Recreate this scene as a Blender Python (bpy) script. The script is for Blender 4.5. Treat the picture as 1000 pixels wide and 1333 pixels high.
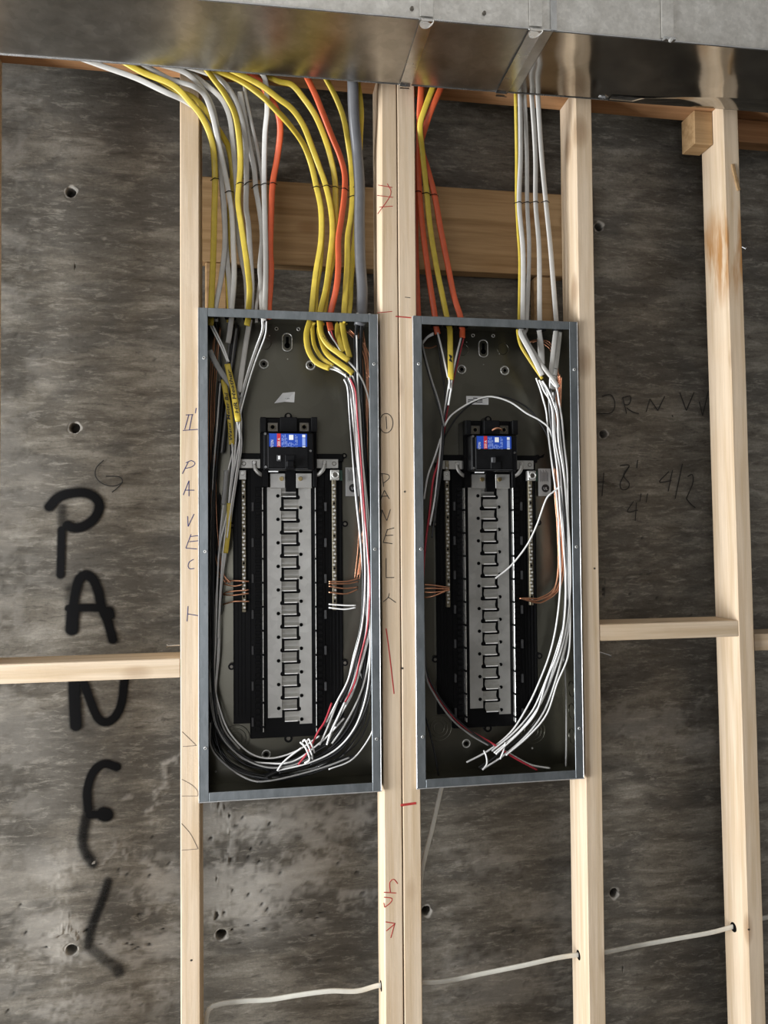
import bpy, bmesh, math, random
import numpy as np
from mathutils import Vector, Matrix

random.seed(7); rng = np.random.default_rng(7)
for o in list(bpy.data.objects): bpy.data.objects.remove(o)
S = bpy.context.scene
COL = S.collection

# ------------------------------------------------------------------ camera
YAW, PITCH, ROLL = 0.16190, 0.025794, -0.0080648
CAM = Vector((0.11719, -1.58560, 1.53450)); FPX = 999.295
_f = Vector((math.sin(YAW)*math.cos(PITCH), math.cos(YAW)*math.cos(PITCH), math.sin(PITCH)))
_r0 = Vector((math.cos(YAW), -math.sin(YAW), 0)); _u0 = _r0.cross(_f)
_r = math.cos(ROLL)*_r0 + math.sin(ROLL)*_u0; _u = -math.sin(ROLL)*_r0 + math.cos(ROLL)*_u0
cd = bpy.data.cameras.new('camera'); co = bpy.data.objects.new('camera', cd); COL.objects.link(co)
m = Matrix.Identity(4)
for i in range(3): m[i][0] = _r[i]; m[i][1] = _u[i]; m[i][2] = -_f[i]; m[i][3] = CAM[i]
co.matrix_world = m
cd.sensor_fit = 'HORIZONTAL'; cd.sensor_width = 36; cd.lens = FPX/1000*36; cd.clip_start = .02
S.camera = co

# ------------------------------------------------------------------ world, daylight, frontal fill, exposure
W = bpy.data.worlds.new('sky'); S.world = W; W.use_nodes = True
bg = W.node_tree.nodes['Background']; bg.inputs[0].default_value = (.62, .74, 1, 1); bg.inputs[1].default_value = 1.0
RX0, RX1, RY0, RY1, RZ = -2.6, 3.2, -4.2, 0.20, 2.80
def area(name, loc, rot, sx, sy, power, col):
    l = bpy.data.lights.new(name, 'AREA'); l.shape = 'RECTANGLE'; l.size = sx; l.size_y = sy; l.energy = power; l.color = col
    o = bpy.data.objects.new(name, l); o.location = loc; o.rotation_euler = rot; COL.objects.link(o); return o
DOOR = (-1.75, -0.35, 0.02, 1.60)      # opening in the left wall: y0, y1, z0, z1
FILL_OPEN = (-2.4, -0.3, 0.3, 2.0)           # opening added behind the viewer for frontal fill light: x0, x1, z0, z1
area('daylight_door', (RX0-.16, (DOOR[0]+DOOR[1])/2, (DOOR[2]+DOOR[3])/2), (math.pi/2, 0, -math.pi/2), DOOR[1]-DOOR[0], DOOR[3]-DOOR[2], 265, (.95, .98, 1))
area('frontal_fill', ((FILL_OPEN[0]+FILL_OPEN[1])/2, RY0-.16, (FILL_OPEN[2]+FILL_OPEN[3])/2), (math.pi/2, 0, 0), FILL_OPEN[1]-FILL_OPEN[0], FILL_OPEN[3]-FILL_OPEN[2], 36, (1, .97, .93))
vs = S.view_settings; vs.view_transform = 'Standard'; vs.look = 'None'; vs.exposure = 0.0; vs.gamma = 1; vs.use_curve_mapping = False

# ------------------------------------------------------------------ helpers
def PX(u, v, Y):
    d = _f + _r*((u-500)/FPX) + _u*((666.5-v)/FPX)
    return CAM + d*((Y-CAM.y)/d.y)
def tag(o, label=None, cat=None, group=None, kind=None):
    if label: o['label'] = label
    if cat: o['category'] = cat
    if group: o['group'] = group
    if kind: o['kind'] = kind
    return o
def empty(name, loc=(0, 0, 0)):
    o = bpy.data.objects.new(name, None); o.location = loc; o.empty_display_size = .05; COL.objects.link(o); return o
class MB:
    def __init__(s): s.v = []; s.f = []
    def add(s, vs, fs):
        b = len(s.v); s.v += [tuple(x) for x in vs]; s.f += [tuple(b+i for i in f) for f in fs]; return s
    def box(s, x0, x1, y0, y1, z0, z1, c=0):
        if c <= 0:
            vs = [(x, y, z) for x in (x0, x1) for y in (y0, y1) for z in (z0, z1)]
            return s.add(vs, [(0, 1, 3, 2), (4, 6, 7, 5), (0, 4, 5, 1), (2, 3, 7, 6), (0, 2, 6, 4), (1, 5, 7, 3)])
        idx = {}; vs = []
        X = (x0, x1); Y = (y0, y1); Z = (z0, z1)
        for i in (0, 1):
            for j in (0, 1):
                for k in (0, 1):
                    sx, sy, sz = (1-2*i)*c, (1-2*j)*c, (1-2*k)*c
                    for a in range(3):
                        p = [X[i]+sx, Y[j]+sy, Z[k]+sz]; p[a] = (X[i], Y[j], Z[k])[a]
                        idx[i, j, k, a] = len(vs); vs.append(p)
        fs = []
        for a in range(3):
            b, d = (a+1) % 3, (a+2) % 3
            for e in (0, 1):
                q = []
                for (p, r) in ((0, 0), (1, 0), (1, 1), (0, 1)):
                    t = [0]*3; t[a] = e; t[b] = p; t[d] = r; q.append(idx[t[0], t[1], t[2], a])
                fs.append(q if e else q[::-1])
        for a in range(3):      # edge chamfers along axis a
            b, d = (a+1) % 3, (a+2) % 3
            for p in (0, 1):
                for r in (0, 1):
                    t0 = [0]*3; t0[a] = 0; t0[b] = p; t0[d] = r; t1 = list(t0); t1[a] = 1
                    q = [idx[t0[0], t0[1], t0[2], b], idx[t1[0], t1[1], t1[2], b], idx[t1[0], t1[1], t1[2], d], idx[t0[0], t0[1], t0[2], d]]
                    fs.append(q if (p == r) else q[::-1])
        for i in (0, 1):
            for j in (0, 1):
                for k in (0, 1):
                    q = [idx[i, j, k, a] for a in range(3)]
                    fs.append(q if (i+j+k) % 2 else q[::-1])
        return s.add(vs, fs)
    def prism(s, poly, y0, y1):          # poly in (x,z), extruded in y
        n = len(poly); vs = [(x, y0, z) for x, z in poly]+[(x, y1, z) for x, z in poly]
        fs = [tuple(range(n)), tuple(range(2*n-1, n-1, -1))]+[(i, i+n, (i+1) % n+n, (i+1) % n) for i in range(n)]
        return s.add(vs, fs)
    def cyl(s, p0, p1, r0, r1=None, n=12, cap=True):
        p0 = Vector(p0); p1 = Vector(p1); r1 = r0 if r1 is None else r1
        t = (p1-p0).normalized(); a = t.orthogonal().normalized(); b = t.cross(a)
        vs = []
        for (p, r) in ((p0, r0), (p1, r1)):
            for i in range(n):
                an = 2*math.pi*i/n; vs.append(p+a*(r*math.cos(an))+b*(r*math.sin(an)))
        fs = [(i, (i+1) % n, (i+1) % n+n, i+n) for i in range(n)]
        if cap: fs += [tuple(range(n-1, -1, -1)), tuple(range(n, 2*n))]
        return s.add(vs, fs)
    def ring(s, c, R, r, n=24, k=6, sx=1, sz=1, axis='y'):      # torus facing -y (or x)
        vs = []; fs = []
        for i in range(n):
            a = 2*math.pi*i/n
            for j in range(k):
                b = 2*math.pi*j/k; rr = R+r*math.cos(b)
                if axis == 'y': vs.append((c[0]+rr*math.cos(a)*sx, c[1]+r*math.sin(b), c[2]+rr*math.sin(a)*sz))
                else: vs.append((c[0]+r*math.sin(b), c[1]+rr*math.cos(a)*sx, c[2]+rr*math.sin(a)*sz))
        for i in range(n):
            for j in range(k): fs.append((i*k+j, ((i+1) % n)*k+j, ((i+1) % n)*k+(j+1) % k, i*k+(j+1) % k))
        return s.add(vs, fs)
    def tube(s, pts, a, b=None, n=8, twist=None, cap=True):     # oval tube, flat side to -y; a half width, b half thickness
        b = a if b is None else b
        N = len(pts); P = [Vector(p) for p in pts]; vs = []; prev = None
        for i in range(N):
            t = (P[min(i+1, N-1)]-P[max(i-1, 0)])
            if t.length < 1e-9: t = Vector((0, 0, 1))
            t.normalize()
            w = t.cross(Vector((0, 1, 0)))
            if w.length < 1e-3: w = Vector((1, 0, 0))
            w.normalize()
            if prev is not None and w.dot(prev) < 0: w = -w
            prev = w
            nn = w.cross(t)
            if twist:
                q = twist(i/(N-1)); w, nn = w*math.cos(q)+nn*math.sin(q), nn*math.cos(q)-w*math.sin(q)
            for j in range(n):
                an = 2*math.pi*j/n
                ca, sa = math.cos(an), math.sin(an)
                if a != b:   # flatten into a stadium-like section
                    ca = math.copysign(abs(ca)**.8, ca); sa = math.copysign(abs(sa)**.6, sa)
                vs.append(P[i]+w*(a*ca)+nn*(b*sa))
        fs = [(i*n+j, i*n+(j+1) % n, (i+1)*n+(j+1) % n, (i+1)*n+j) for i in range(N-1) for j in range(n)]
        if cap: fs += [tuple(range(n-1, -1, -1)), tuple((N-1)*n+j for j in range(n))]
        return s.add(vs, fs)
    def build(s, name, mat, parent=None, smooth=False, auto=None):
        me = bpy.data.meshes.new(name); me.from_pydata(s.v, [], s.f); me.update()
        bm = bmesh.new(); bm.from_mesh(me); bmesh.ops.recalc_face_normals(bm, faces=bm.faces)
        if auto is not None:
            for f in bm.faces: f.smooth = True
            for e in bm.edges:
                e.smooth = not (len(e.link_faces) == 2 and e.calc_face_angle(0) > auto)
        bm.to_mesh(me); bm.free()
        if smooth: me.shade_smooth()
        me.materials.append(M[mat] if isinstance(mat, str) else mat)
        o = bpy.data.objects.new(name, me); COL.objects.link(o)
        if parent is not None: par(o, parent)
        return o
def wloc(o):
    v = Vector(o.location)
    return v if o.parent is None else v+wloc(o.parent)
def par(o, p):
    w = wloc(o); o.parent = p; o.location = w-wloc(p)
def spline(P, step=.008):
    P = [Vector(p) for p in P]
    if len(P) == 2: P = [P[0], (P[0]+P[1])/2, P[1]]
    Q = [P[0]*2-P[1]]+P+[P[-1]*2-P[-2]]; out = []
    for i in range(1, len(Q)-2):
        p0, p1, p2, p3 = Q[i-1:i+3]; n = max(2, int((p2-p1).length/step))
        for k in range(n):
            t = k/n
            out.append(.5*((2*p1)+(p2-p0)*t+(2*p0-5*p1+4*p2-p3)*t*t+(3*p1-p0-3*p2+p3)*t**3))
    out.append(P[-1]); return out

# ------------------------------------------------------------------ materials
M = {}
def mat(name):
    mt = bpy.data.materials.new(name); mt.use_nodes = True; nt = mt.node_tree; M[name] = mt
    return mt, nt, nt.nodes['Principled BSDF']
def nd(nt, t, **k):
    n = nt.nodes.new(t)
    for a, b in k.items(): setattr(n, a, b)
    return n
def ramp(nt, fac, stops):
    r = nd(nt, 'ShaderNodeValToRGB'); e = r.color_ramp.elements
    while len(e) < len(stops): e.new(.5)
    for i, (p, c) in enumerate(stops):
        e[i].position = p; e[i].color = (c, c, c, 1) if isinstance(c, (int, float)) else (*c, 1)
    nt.links.new(fac, r.inputs[0]); return r.outputs[0]
def noise(nt, vec, scale, detail=4, rough=.55, dist=0):
    n = nd(nt, 'ShaderNodeTexNoise'); n.inputs['Scale'].default_value = scale; n.inputs['Detail'].default_value = detail
    n.inputs['Roughness'].default_value = rough; n.inputs['Distortion'].default_value = dist
    nt.links.new(vec, n.inputs['Vector']); return n.outputs[0]
def mapping(nt, scale=(1, 1, 1), rnd=False, loc=(0, 0, 0), rot=(0, 0, 0)):
    tc = nd(nt, 'ShaderNodeTexCoord'); mp = nd(nt, 'ShaderNodeMapping'); mp.inputs['Scale'].default_value = scale
    mp.inputs['Location'].default_value = loc; mp.inputs['Rotation'].default_value = rot
    src = tc.outputs['Object']
    if rnd:
        oi = nd(nt, 'ShaderNodeObjectInfo'); ml = nd(nt, 'ShaderNodeMath', operation='MULTIPLY'); ml.inputs[1].default_value = 37
        nt.links.new(oi.outputs['Random'], ml.inputs[0])
        ad = nd(nt, 'ShaderNodeVectorMath', operation='ADD'); nt.links.new(src, ad.inputs[0]); nt.links.new(ml.outputs[0], ad.inputs[1]); src = ad.outputs[0]
    nt.links.new(src, mp.inputs['Vector']); return mp.outputs[0]
def mix(nt, fac, a, b, mode='MIX'):
    n = nd(nt, 'ShaderNodeMix', data_type='RGBA', blend_type=mode)
    for s, v in ((0, fac), (6, a), (7, b)):
        if hasattr(v, 'is_linked'): nt.links.new(v, n.inputs[s])
        else: n.inputs[s].default_value = v if not isinstance(v, tuple) else (*v, 1)
    return n.outputs[2]
def math_(nt, op, a, b=0.0, c=None):
    n = nd(nt, 'ShaderNodeMath', operation=op)
    for i, v in enumerate((a, b) if c is None else (a, b, c)):
        if hasattr(v, 'is_linked'): nt.links.new(v, n.inputs[i])
        else: n.inputs[i].default_value = v
    return n.outputs[0]
def bump(nt, b, h, strength=.3, dist=.001):
    n = nd(nt, 'ShaderNodeBump'); n.inputs['Strength'].default_value = strength; n.inputs['Distance'].default_value = dist
    nt.links.new(h, n.inputs['Height']); nt.links.new(n.outputs[0], b.inputs['Normal'])
def plain(name, col, rough=.5, metal=0, spec=.5, var=0, coat=0):
    mt, nt, b = mat(name)
    b.inputs['Roughness'].default_value = rough; b.inputs['Metallic'].default_value = metal; b.inputs['Specular IOR Level'].default_value = spec
    b.inputs['Coat Weight'].default_value = coat
    v = mapping(nt, rnd=True); n = noise(nt, v, 60, 3)
    lo = tuple(c*(1-var) for c in col); hi = tuple(min(1, c*(1+var)) for c in col)
    nt.links.new(ramp(nt, n, [(.3, lo), (.7, hi)]), b.inputs['Base Color'])
    return mt

def pine(name, axis, base, dark, knots=.5, stain=None):
    mt, nt, b = mat(name)
    sc = [26, 26, 26]; sc[axis] = 1.1
    v = mapping(nt, tuple(sc), rnd=True)
    g = noise(nt, v, 2.2, 5, .6, .25)
    col = ramp(nt, g, [(.28, dark), (.45, tuple(.5*(a+c) for a, c in zip(base, dark))), (.58, base), (.8, tuple(min(1, a*1.06) for a in base))])
    v2 = mapping(nt, tuple(x*5 if i != axis else x*3 for i, x in enumerate(sc)), rnd=True)
    g2 = noise(nt, v2, 3, 3, .6)
    col = mix(nt, ramp(nt, g2, [(.42, 0.0), (.72, .38)]), col, tuple(c*.72 for c in base))
    # knots
    ks = [9, 9, 9]; ks[axis] = 4.5
    vk = mapping(nt, tuple(ks), rnd=True, loc=(3.1, 1.7, .4))
    vo = nd(nt, 'ShaderNodeTexVoronoi'); vo.inputs['Scale'].default_value = 1; nt.links.new(vk, vo.inputs['Vector'])
    kn = ramp(nt, vo.outputs['Distance'], [(.07, knots), (.14, knots*.6), (.20, 0.0)])
    col = mix(nt, kn, col, (.20, .095, .035))
    vb = mapping(nt, (3, 3, 3), rnd=True)
    bl = noise(nt, vb, 1.6, 3)
    col = mix(nt, ramp(nt, bl, [(.5, 0.0), (.75, .3)]), col, tuple(c*d for c, d in zip(base, (.86, .74, .6))))
    if stain:
        col = stain(nt, col)
    nt.links.new(col, b.inputs['Base Color'])
    b.inputs['Roughness'].default_value = .72; b.inputs['Specular IOR Level'].default_value = .25
    vr = mapping(nt, (90, 90, 90), rnd=True)
    bump(nt, b, mix(nt, .5, g2, noise(nt, vr, 1.5, 3)), .35, .0012)
PB, PD = (.69, .55, .40), (.52, .38, .235)
pine('pine', 2, PB, PD)
pine('pine_flat', 0, PB, PD)
pine('pine_grey', 2, (.56, .43, .30), (.40, .29, .18), .3)
pine('pine_brown', 0, (.42, .27, .135), (.24, .14, .06), .8)
pine('pine_depth', 0, (.46, .25, .12), (.30, .15, .07), .4)
def resin(nt, col):
    tc = nd(nt, 'ShaderNodeTexCoord'); sp = nd(nt, 'ShaderNodeSeparateXYZ'); nt.links.new(tc.outputs['Object'], sp.inputs[0])
    a = math_(nt, 'SUBTRACT', sp.outputs[2], 2.17); a = math_(nt, 'DIVIDE', a, .13); a = math_(nt, 'MULTIPLY', a, a)
    n = noise(nt, mapping(nt, (45, 30, 5)), 1.3, 4)
    k = math_(nt, 'SUBTRACT', 1.0, a); k = math_(nt, 'MULTIPLY', k, ramp(nt, n, [(.42, 0.0), (.6, .9)])); 
    cl = nd(nt, 'ShaderNodeClamp'); nt.links.new(k, cl.inputs[0])
    return mix(nt, cl.outputs[0], col, (.38, .17, .04))
pine('pine_resin', 2, PB, PD, .6, resin)

# concrete: board-cast, streaky, chips lighter through an attribute
mt, nt, b = mat('concrete')
v = mapping(nt, (5, 5, 26)); n1 = noise(nt, v, 1.1, 7, .62, .6)
v = mapping(nt, (2.6, 2.6, 6.5), loc=(3, 1, 5)); n2 = noise(nt, v, 1.0, 7, .6, 1.3)
v = mapping(nt, (20, 20, 85), loc=(7, 3, 1)); n3 = noise(nt, v, 1.2, 8, .74, .5)
v = mapping(nt, (1, 1, 1)); n4 = noise(nt, v, 160, 3, .6)
col = ramp(nt, n1, [(.30, (.082, .071, .056)), (.47, (.143, .126, .102)), (.60, (.208, .187, .154)), (.78, (.30, .275, .235))])
col = mix(nt, ramp(nt, n2, [(.44, .66), (.53, 0.0)]), col, (.080, .073, .063))
col = mix(nt, ramp(nt, n3, [(.53, 0.0), (.66, .55)]), col, (.36, .33, .28))
col = mix(nt, ramp(nt, n3, [(.34, .7), (.45, 0.0)]), col, (.055, .048, .04))
col = mix(nt, ramp(nt, n4, [(.35, .25), (.55, 0.0)]), col, (.07, .062, .053))
at = nd(nt, 'ShaderNodeAttribute', attribute_name='chip')
col = mix(nt, at.outputs['Fac'], col, (.46, .43, .385))
at2 = nd(nt, 'ShaderNodeAttribute', attribute_name='recess_tone')  # darker tone inside tie holes and pits
col = mix(nt, at2.outputs['Fac'], col, (.018, .016, .014))
nt.links.new(col, b.inputs['Base Color']); b.inputs['Roughness'].default_value = .86; b.inputs['Specular IOR Level'].default_value = .2
bump(nt, b, mix(nt, .5, n3, n4), .45, .002)

mt, nt, b = mat('floor_concrete')
n1 = noise(nt, mapping(nt, (3, 3, 3)), 1.2, 6)
nt.links.new(ramp(nt, n1, [(.3, (.11, .10, .09)), (.7, (.19, .175, .155))]), b.inputs['Base Color']); b.inputs['Roughness'].default_value = .8
plain('plaster', (.085, .078, .07), .9, var=.06)
plain('ceiling_paint', (.55, .53, .50), .9, var=.04)

def metal(name, lo, hi, rough, nscale=18, metallic=1, bstr=.05, stretch=(1, 1, 1), rvar=.1, bscale=40):
    mt, nt, b = mat(name)
    v = mapping(nt, stretch, rnd=True); n = noise(nt, v, nscale, 5, .6)
    vo = nd(nt, 'ShaderNodeTexVoronoi'); vo.inputs['Scale'].default_value = nscale*5; nt.links.new(v, vo.inputs['Vector'])
    c = ramp(nt, n, [(.3, lo), (.7, hi)])
    sp = nd(nt, 'ShaderNodeSeparateColor'); nt.links.new(vo.outputs['Color'], sp.inputs[0])
    c = mix(nt, math_(nt, 'MULTIPLY', sp.outputs[0], .22), c, tuple(x*.55 for x in lo))
    nt.links.new(c, b.inputs['Base Color']); b.inputs['Metallic'].default_value = metallic
    r = nd(nt, 'ShaderNodeMapRange'); r.inputs[3].default_value = rough-rvar; r.inputs[4].default_value = rough+rvar; nt.links.new(n, r.inputs[0]); nt.links.new(r.outputs[0], b.inputs['Roughness'])
    bump(nt, b, noise(nt, v, bscale, 2), bstr, .001)
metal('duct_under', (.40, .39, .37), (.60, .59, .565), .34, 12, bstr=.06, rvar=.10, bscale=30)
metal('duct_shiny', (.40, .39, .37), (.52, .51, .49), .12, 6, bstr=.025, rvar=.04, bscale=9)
metal('duct_face', (.62, .60, .56), (.86, .84, .80), .45, 34, bstr=.10, metallic=.8)  # same sheet as the underside; the brightly lit front is put into the colour
metal('strap_steel', (.55, .56, .57), (.75, .76, .77), .25, 20)
metal('box_steel', (.172, .165, .132), (.208, .201, .167), .30, 3, bstr=.0, rvar=.03)
metal('flange_steel', (.19, .21, .222), (.27, .29, .302), .42, 40, metallic=.75, stretch=(1, 1, .3))
metal('flange_edge', (.5, .5, .5), (.65, .65, .65), .35, 40, metallic=.6)  # lighter than the flange: the highlight along its rim is painted in
metal('bus_aluminium', (.50, .49, .46), (.60, .59, .56), .42, 14, bstr=.02, metallic=.72)
metal('bright_steel', (.72, .71, .67), (.85, .84, .81), .28, 30, metallic=.55)
metal('terminal_metal', (.20, .175, .125), (.32, .28, .20), .50, 60, metallic=.8)
metal('lip_metal', (.82, .81, .78), (.9, .89, .86), .35, 30, metallic=.15)  # near-white, so the glint on the finger lips is in the colour
metal('brass', (.62, .48, .22), (.75, .60, .32), .3, 50)
metal('dark_metal', (.16, .15, .13), (.24, .22, .19), .4, 50)
metal('copper', (.62, .29, .17), (.80, .42, .26), .33, 60, bstr=.02)
plain('black_plastic', (.005, .005, .0055), .36, spec=.13, var=.2)
plain('black_plastic_matt', (.006, .006, .0065), .5, spec=.12, var=.2)
plain('black_plastic_grey', (.05, .05, .052), .5, var=.1)
plain('hole_black', (.004, .004, .004), .9, spec=.05)
plain('jacket_yellow', (.58, .43, .05), .42, var=.10)
plain('jacket_white', (.52, .50, .465), .45, var=.06)
plain('jacket_cream', (.72, .69, .61), .45, var=.05)
plain('jacket_orange', (.62, .105, .035), .42, var=.08)
plain('jacket_grey', (.115, .115, .122), .40, var=.08)
plain('jacket_grey_light', (.27, .265, .255), .45, var=.08)
plain('wire_white', (.80, .79, .77), .35, var=.04)
plain('wire_black', (.014, .014, .015), .32, var=.2)
plain('wire_red', (.42, .03, .045), .35, var=.1)
plain('label_blue', (.018, .07, .42), .3, var=.06)
plain('label_red', (.55, .03, .04), .35, var=.05)
plain('label_white', (.82, .82, .82), .45, var=.03)
plain('label_pale_blue', (.30, .40, .75), .4, var=.05)
plain('sticker_grey', (.46, .46, .45), .5, var=.04)
plain('sticker_brown', (.10, .065, .045), .5, var=.2)
plain('ink_blue', (.02, .025, .11), .6, var=.1)
plain('ink_black', (.012, .012, .013), .6, var=.1)
plain('ink_red', (.42, .035, .03), .6, var=.1)
plain('ink_pencil', (.14, .11, .09), .7, var=.2)
plain('ink_grey', (.12, .12, .12), .6, var=.1)
plain('marker_wall', (.016, .014, .012), .7, var=.2)
# spray paint with soft edges through an attribute
mt, nt, b = mat('spray_paint')
b.inputs['Base Color'].default_value = (.007, .007, .0075, 1); b.inputs['Roughness'].default_value = .85; b.inputs['Specular IOR Level'].default_value = .08
at = nd(nt, 'ShaderNodeAttribute', attribute_name='cover')
n = noise(nt, mapping(nt, (1, 1, 1)), 420, 3, .6)
a = math_(nt, 'ADD', math_(nt, 'MULTIPLY', at.outputs['Fac'], 1.18), math_(nt, 'MULTIPLY', math_(nt, 'SUBTRACT', n, .5), .45)); a = math_(nt, 'MULTIPLY', a, math_(nt, 'GREATER_THAN', at.outputs['Fac'], .004))
cl = nd(nt, 'ShaderNodeClamp'); nt.links.new(a, cl.inputs[0]); nt.links.new(cl.outputs[0], b.inputs['Alpha'])

# ------------------------------------------------------------------ the room
def struct(o): o['kind'] = 'structure'; return o
WY = 0.20
# back wall: real relief (tie holes, pits, fins) on an uneven grid
tie = [(92, 250, 6.2), (97, 557, 6.2), (288, 1217, 6.5), (93, 1237, 6.5), (555, 1186, 6.2), (800, 1163, 6.2), (780, 295, 6), (786, 565, 5.5)]
tieW = [(PX(u, v, WY), r*.0017) for u, v, r in tie]
xs = set(np.round(np.arange(-.75, 1.55, .006), 5)); zs = set(np.round(np.arange(.35, 2.62, .006), 5))
for p, r in tieW:
    xs |= set(np.round(np.arange(p.x-.022, p.x+.022, .0016), 5)); zs |= set(np.round(np.arange(p.z-.022, p.z+.022, .0016), 5))
xs |= {RX0, RX0/2, -1.0, 1.8, 2.4, RX1}; zs |= {0., .15, 2.7, RZ}
xs = np.array(sorted(xs)); zs = np.array(sorted(zs))
GX, GZ = np.meshgrid(xs, zs)
def vnoise(x, z, seed):
    r = np.random.default_rng(seed).random((64, 64)); xi = np.floor(x).astype(int); zi = np.floor(z).astype(int)
    fx = x-xi; fz = z-zi; fx = fx*fx*(3-2*fx); fz = fz*fz*(3-2*fz); g = lambda a, c: r[a % 64, c % 64]
    return (g(xi, zi)*(1-fx)+g(xi+1, zi)*fx)*(1-fz)+(g(xi, zi+1)*(1-fx)+g(xi+1, zi+1)*fx)*fz
D = (vnoise(GX*6, GZ*11, 1)-.5)*.0022+(vnoise(GX*25, GZ*60, 2)-.5)*.0010+(vnoise(GX*70, GZ*120, 3)-.5)*.0006
CH = np.zeros_like(D); RT = np.zeros_like(D)
def sm(a, b_, x): t = np.clip((x-a)/(b_-a), 0, 1); return t*t*(3-2*t)
for i, (p, r) in enumerate(tieW):
    ang = np.arctan2(GZ-p.z, GX-p.x); d = np.hypot(GX-p.x, GZ-p.z)
    D += .032*(1-sm(r*.95, r*1.12, d))
    rr = r*(1.40+.16*np.sin(ang*2+i)+.10*np.sin(ang*5+2*i))
    halo = (1-sm(rr*.85, rr*1.1, d))*sm(r*1.0, r*1.12, d); D += .0012*halo; CH = np.maximum(CH, halo*.75*(.4+.6*(np.sin(ang+i*2) > -.4)))
    RT = np.maximum(RT, (1-sm(r*.85, r*1.05, d))*.6)
def fins(path, w, h, chip):
    global D, CH
    P = [PX(u, v, WY) for u, v in path]; best = np.full(D.shape, 9.)
    for a, c in zip(P[:-1], P[1:]):
        ax, az, bx_, bz = a.x, a.z, c.x, c.z; L = (bx_-ax)**2+(bz-az)**2
        t = np.clip(((GX-ax)*(bx_-ax)+(GZ-az)*(bz-az))/L, 0, 1); best = np.minimum(best, np.hypot(GX-ax-t*(bx_-ax), GZ-az-t*(bz-az)))
    best = best+(vnoise(GX*150, GZ*150, 9)-.5)*w*1.5+(vnoise(GX*60, GZ*60, 12)-.5)*w*1.2
    k = 1-sm(0, w*.8, best); D -= h*k*.7; CH = np.maximum(CH, k*chip*.8)
fins([(232, 985), (214, 996), (217, 1018), (204, 1035), (198, 1055), (203, 1078)], .011, .006, .65)
fins([(122, 1124), (134, 1121), (150, 1108)], .010, .005, .55); fins([(150, 1095), (160, 1108), (168, 1120)], .007, .004, .5)
fins([(186, 1120), (195, 1125), (213, 1136), (231, 1132)], .009, .004, .5)
fins([(70, 1218), (85, 1205), (100, 1222)], .008, .004, .5); fins([(8, 1250), (18, 1262)], .012, .005, .5)
fins([(275, 1045), (300, 1060), (308, 1090), (300, 1120)], .012, .004, .4); fins([(160, 1040), (175, 1036)], .006, .003, .5)
fins([(190, 1190), (205, 1185), (222, 1165)], .010, .003, .4)
fins([(0, 744), (120, 742), (232, 745)], .0028, .0025, .25)
def pits(n, u0, u1, v0, v1, r0, r1, seed):
    global D, RT
    q = np.random.default_rng(seed)
    for _ in range(n):
        p = PX(q.uniform(u0, u1), q.uniform(v0, v1), WY); r = q.uniform(r0, r1)
        i0, i1 = np.searchsorted(xs, [p.x-4*r, p.x+4*r]); j0, j1 = np.searchsorted(zs, [p.z-4*r, p.z+4*r])
        s_ = (slice(j0, j1), slice(i0, i1)); d = np.hypot((GX[s_]-p.x)*q.uniform(.6, 1.2)+(GZ[s_]-p.z)*q.uniform(-.5, .5), (GZ[s_]-p.z)*q.uniform(.9, 1.8))
        k = 1-sm(r*.4, r*1.3, d); D[s_] += .006*k; RT[s_] = np.maximum(RT[s_], k*.75)
pits(34, 268, 350, 1045, 1240, .0018, .005, 3); pits(18, 350, 480, 1060, 1260, .0018, .004, 4)
pits(26, 130, 232, 1080, 1240, .0015, .004, 5); pits(14, 8, 130, 1130, 1320, .0015, .004, 6)
pits(30, 785, 925, 700, 790, .0012, .0035, 7); pits(10, 560, 740, 1050, 1300, .001, .003, 8); pits(12, 20, 230, 110, 500, .001, .0025, 9); pits(8, 790, 940, 880, 1300, .001, .003, 10)
def pale(u0, u1, v0, v1, amt, seed):          # paler, rougher patches
    global CH, D
    a, b_ = PX(u0, v1, WY), PX(u1, v0, WY); e = .05
    m_ = sm(a.x-e, a.x+e, GX)*(1-sm(b_.x-e, b_.x+e, GX))*sm(a.z-e, a.z+e, GZ)*(1-sm(b_.z-e, b_.z+e, GZ))
    n_ = .55*vnoise(GX*9, GZ*16, seed)+.3*vnoise(GX*40, GZ*60, seed+1)+.25*vnoise(GX*130, GZ*150, seed+2)
    k = m_*sm(.42, .72, n_); CH = np.maximum(CH, amt*k); D -= .0012*k*(vnoise(GX*150, GZ*150, seed+3)-.3)
pale(262, 500, 1030, 1215, .55, 21); pale(20, 240, 1095, 1340, .42, 31); pale(-40, 60, 90, 1340, .25, 41); pale(560, 760, 1080, 1340, .22, 51); pale(775, 945, 880, 1000, .25, 61)
nx, nz = len(xs), len(zs)
co_ = np.stack([GX.ravel(), (WY+D).ravel(), GZ.ravel()], 1)
ii = (np.arange(nz-1)[:, None]*nx+np.arange(nx-1)[None]).ravel()
fa = np.stack([ii, ii+1, ii+nx+1, ii+nx], 1)
me = bpy.data.meshes.new('wall_back'); me.vertices.add(len(co_)); me.vertices.foreach_set('co', co_.ravel())
me.loops.add(fa.size); me.loops.foreach_set('vertex_index', fa.ravel().astype(np.int32)); me.polygons.add(len(fa)); me.polygons.foreach_set('loop_start', np.arange(0, fa.size, 4, dtype=np.int32))
me.update(calc_edges=True); me.shade_smooth()
for nm, arr in (('chip', CH), ('recess_tone', RT)):
    a = me.attributes.new(nm, 'FLOAT', 'POINT'); a.data.foreach_set('value', np.clip(arr, 0, 1).ravel().astype(np.float32))
me.materials.append(M['concrete']); wall_back = struct(bpy.data.objects.new('wall_back', me)); COL.objects.link(wall_back)
T = .15
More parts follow.
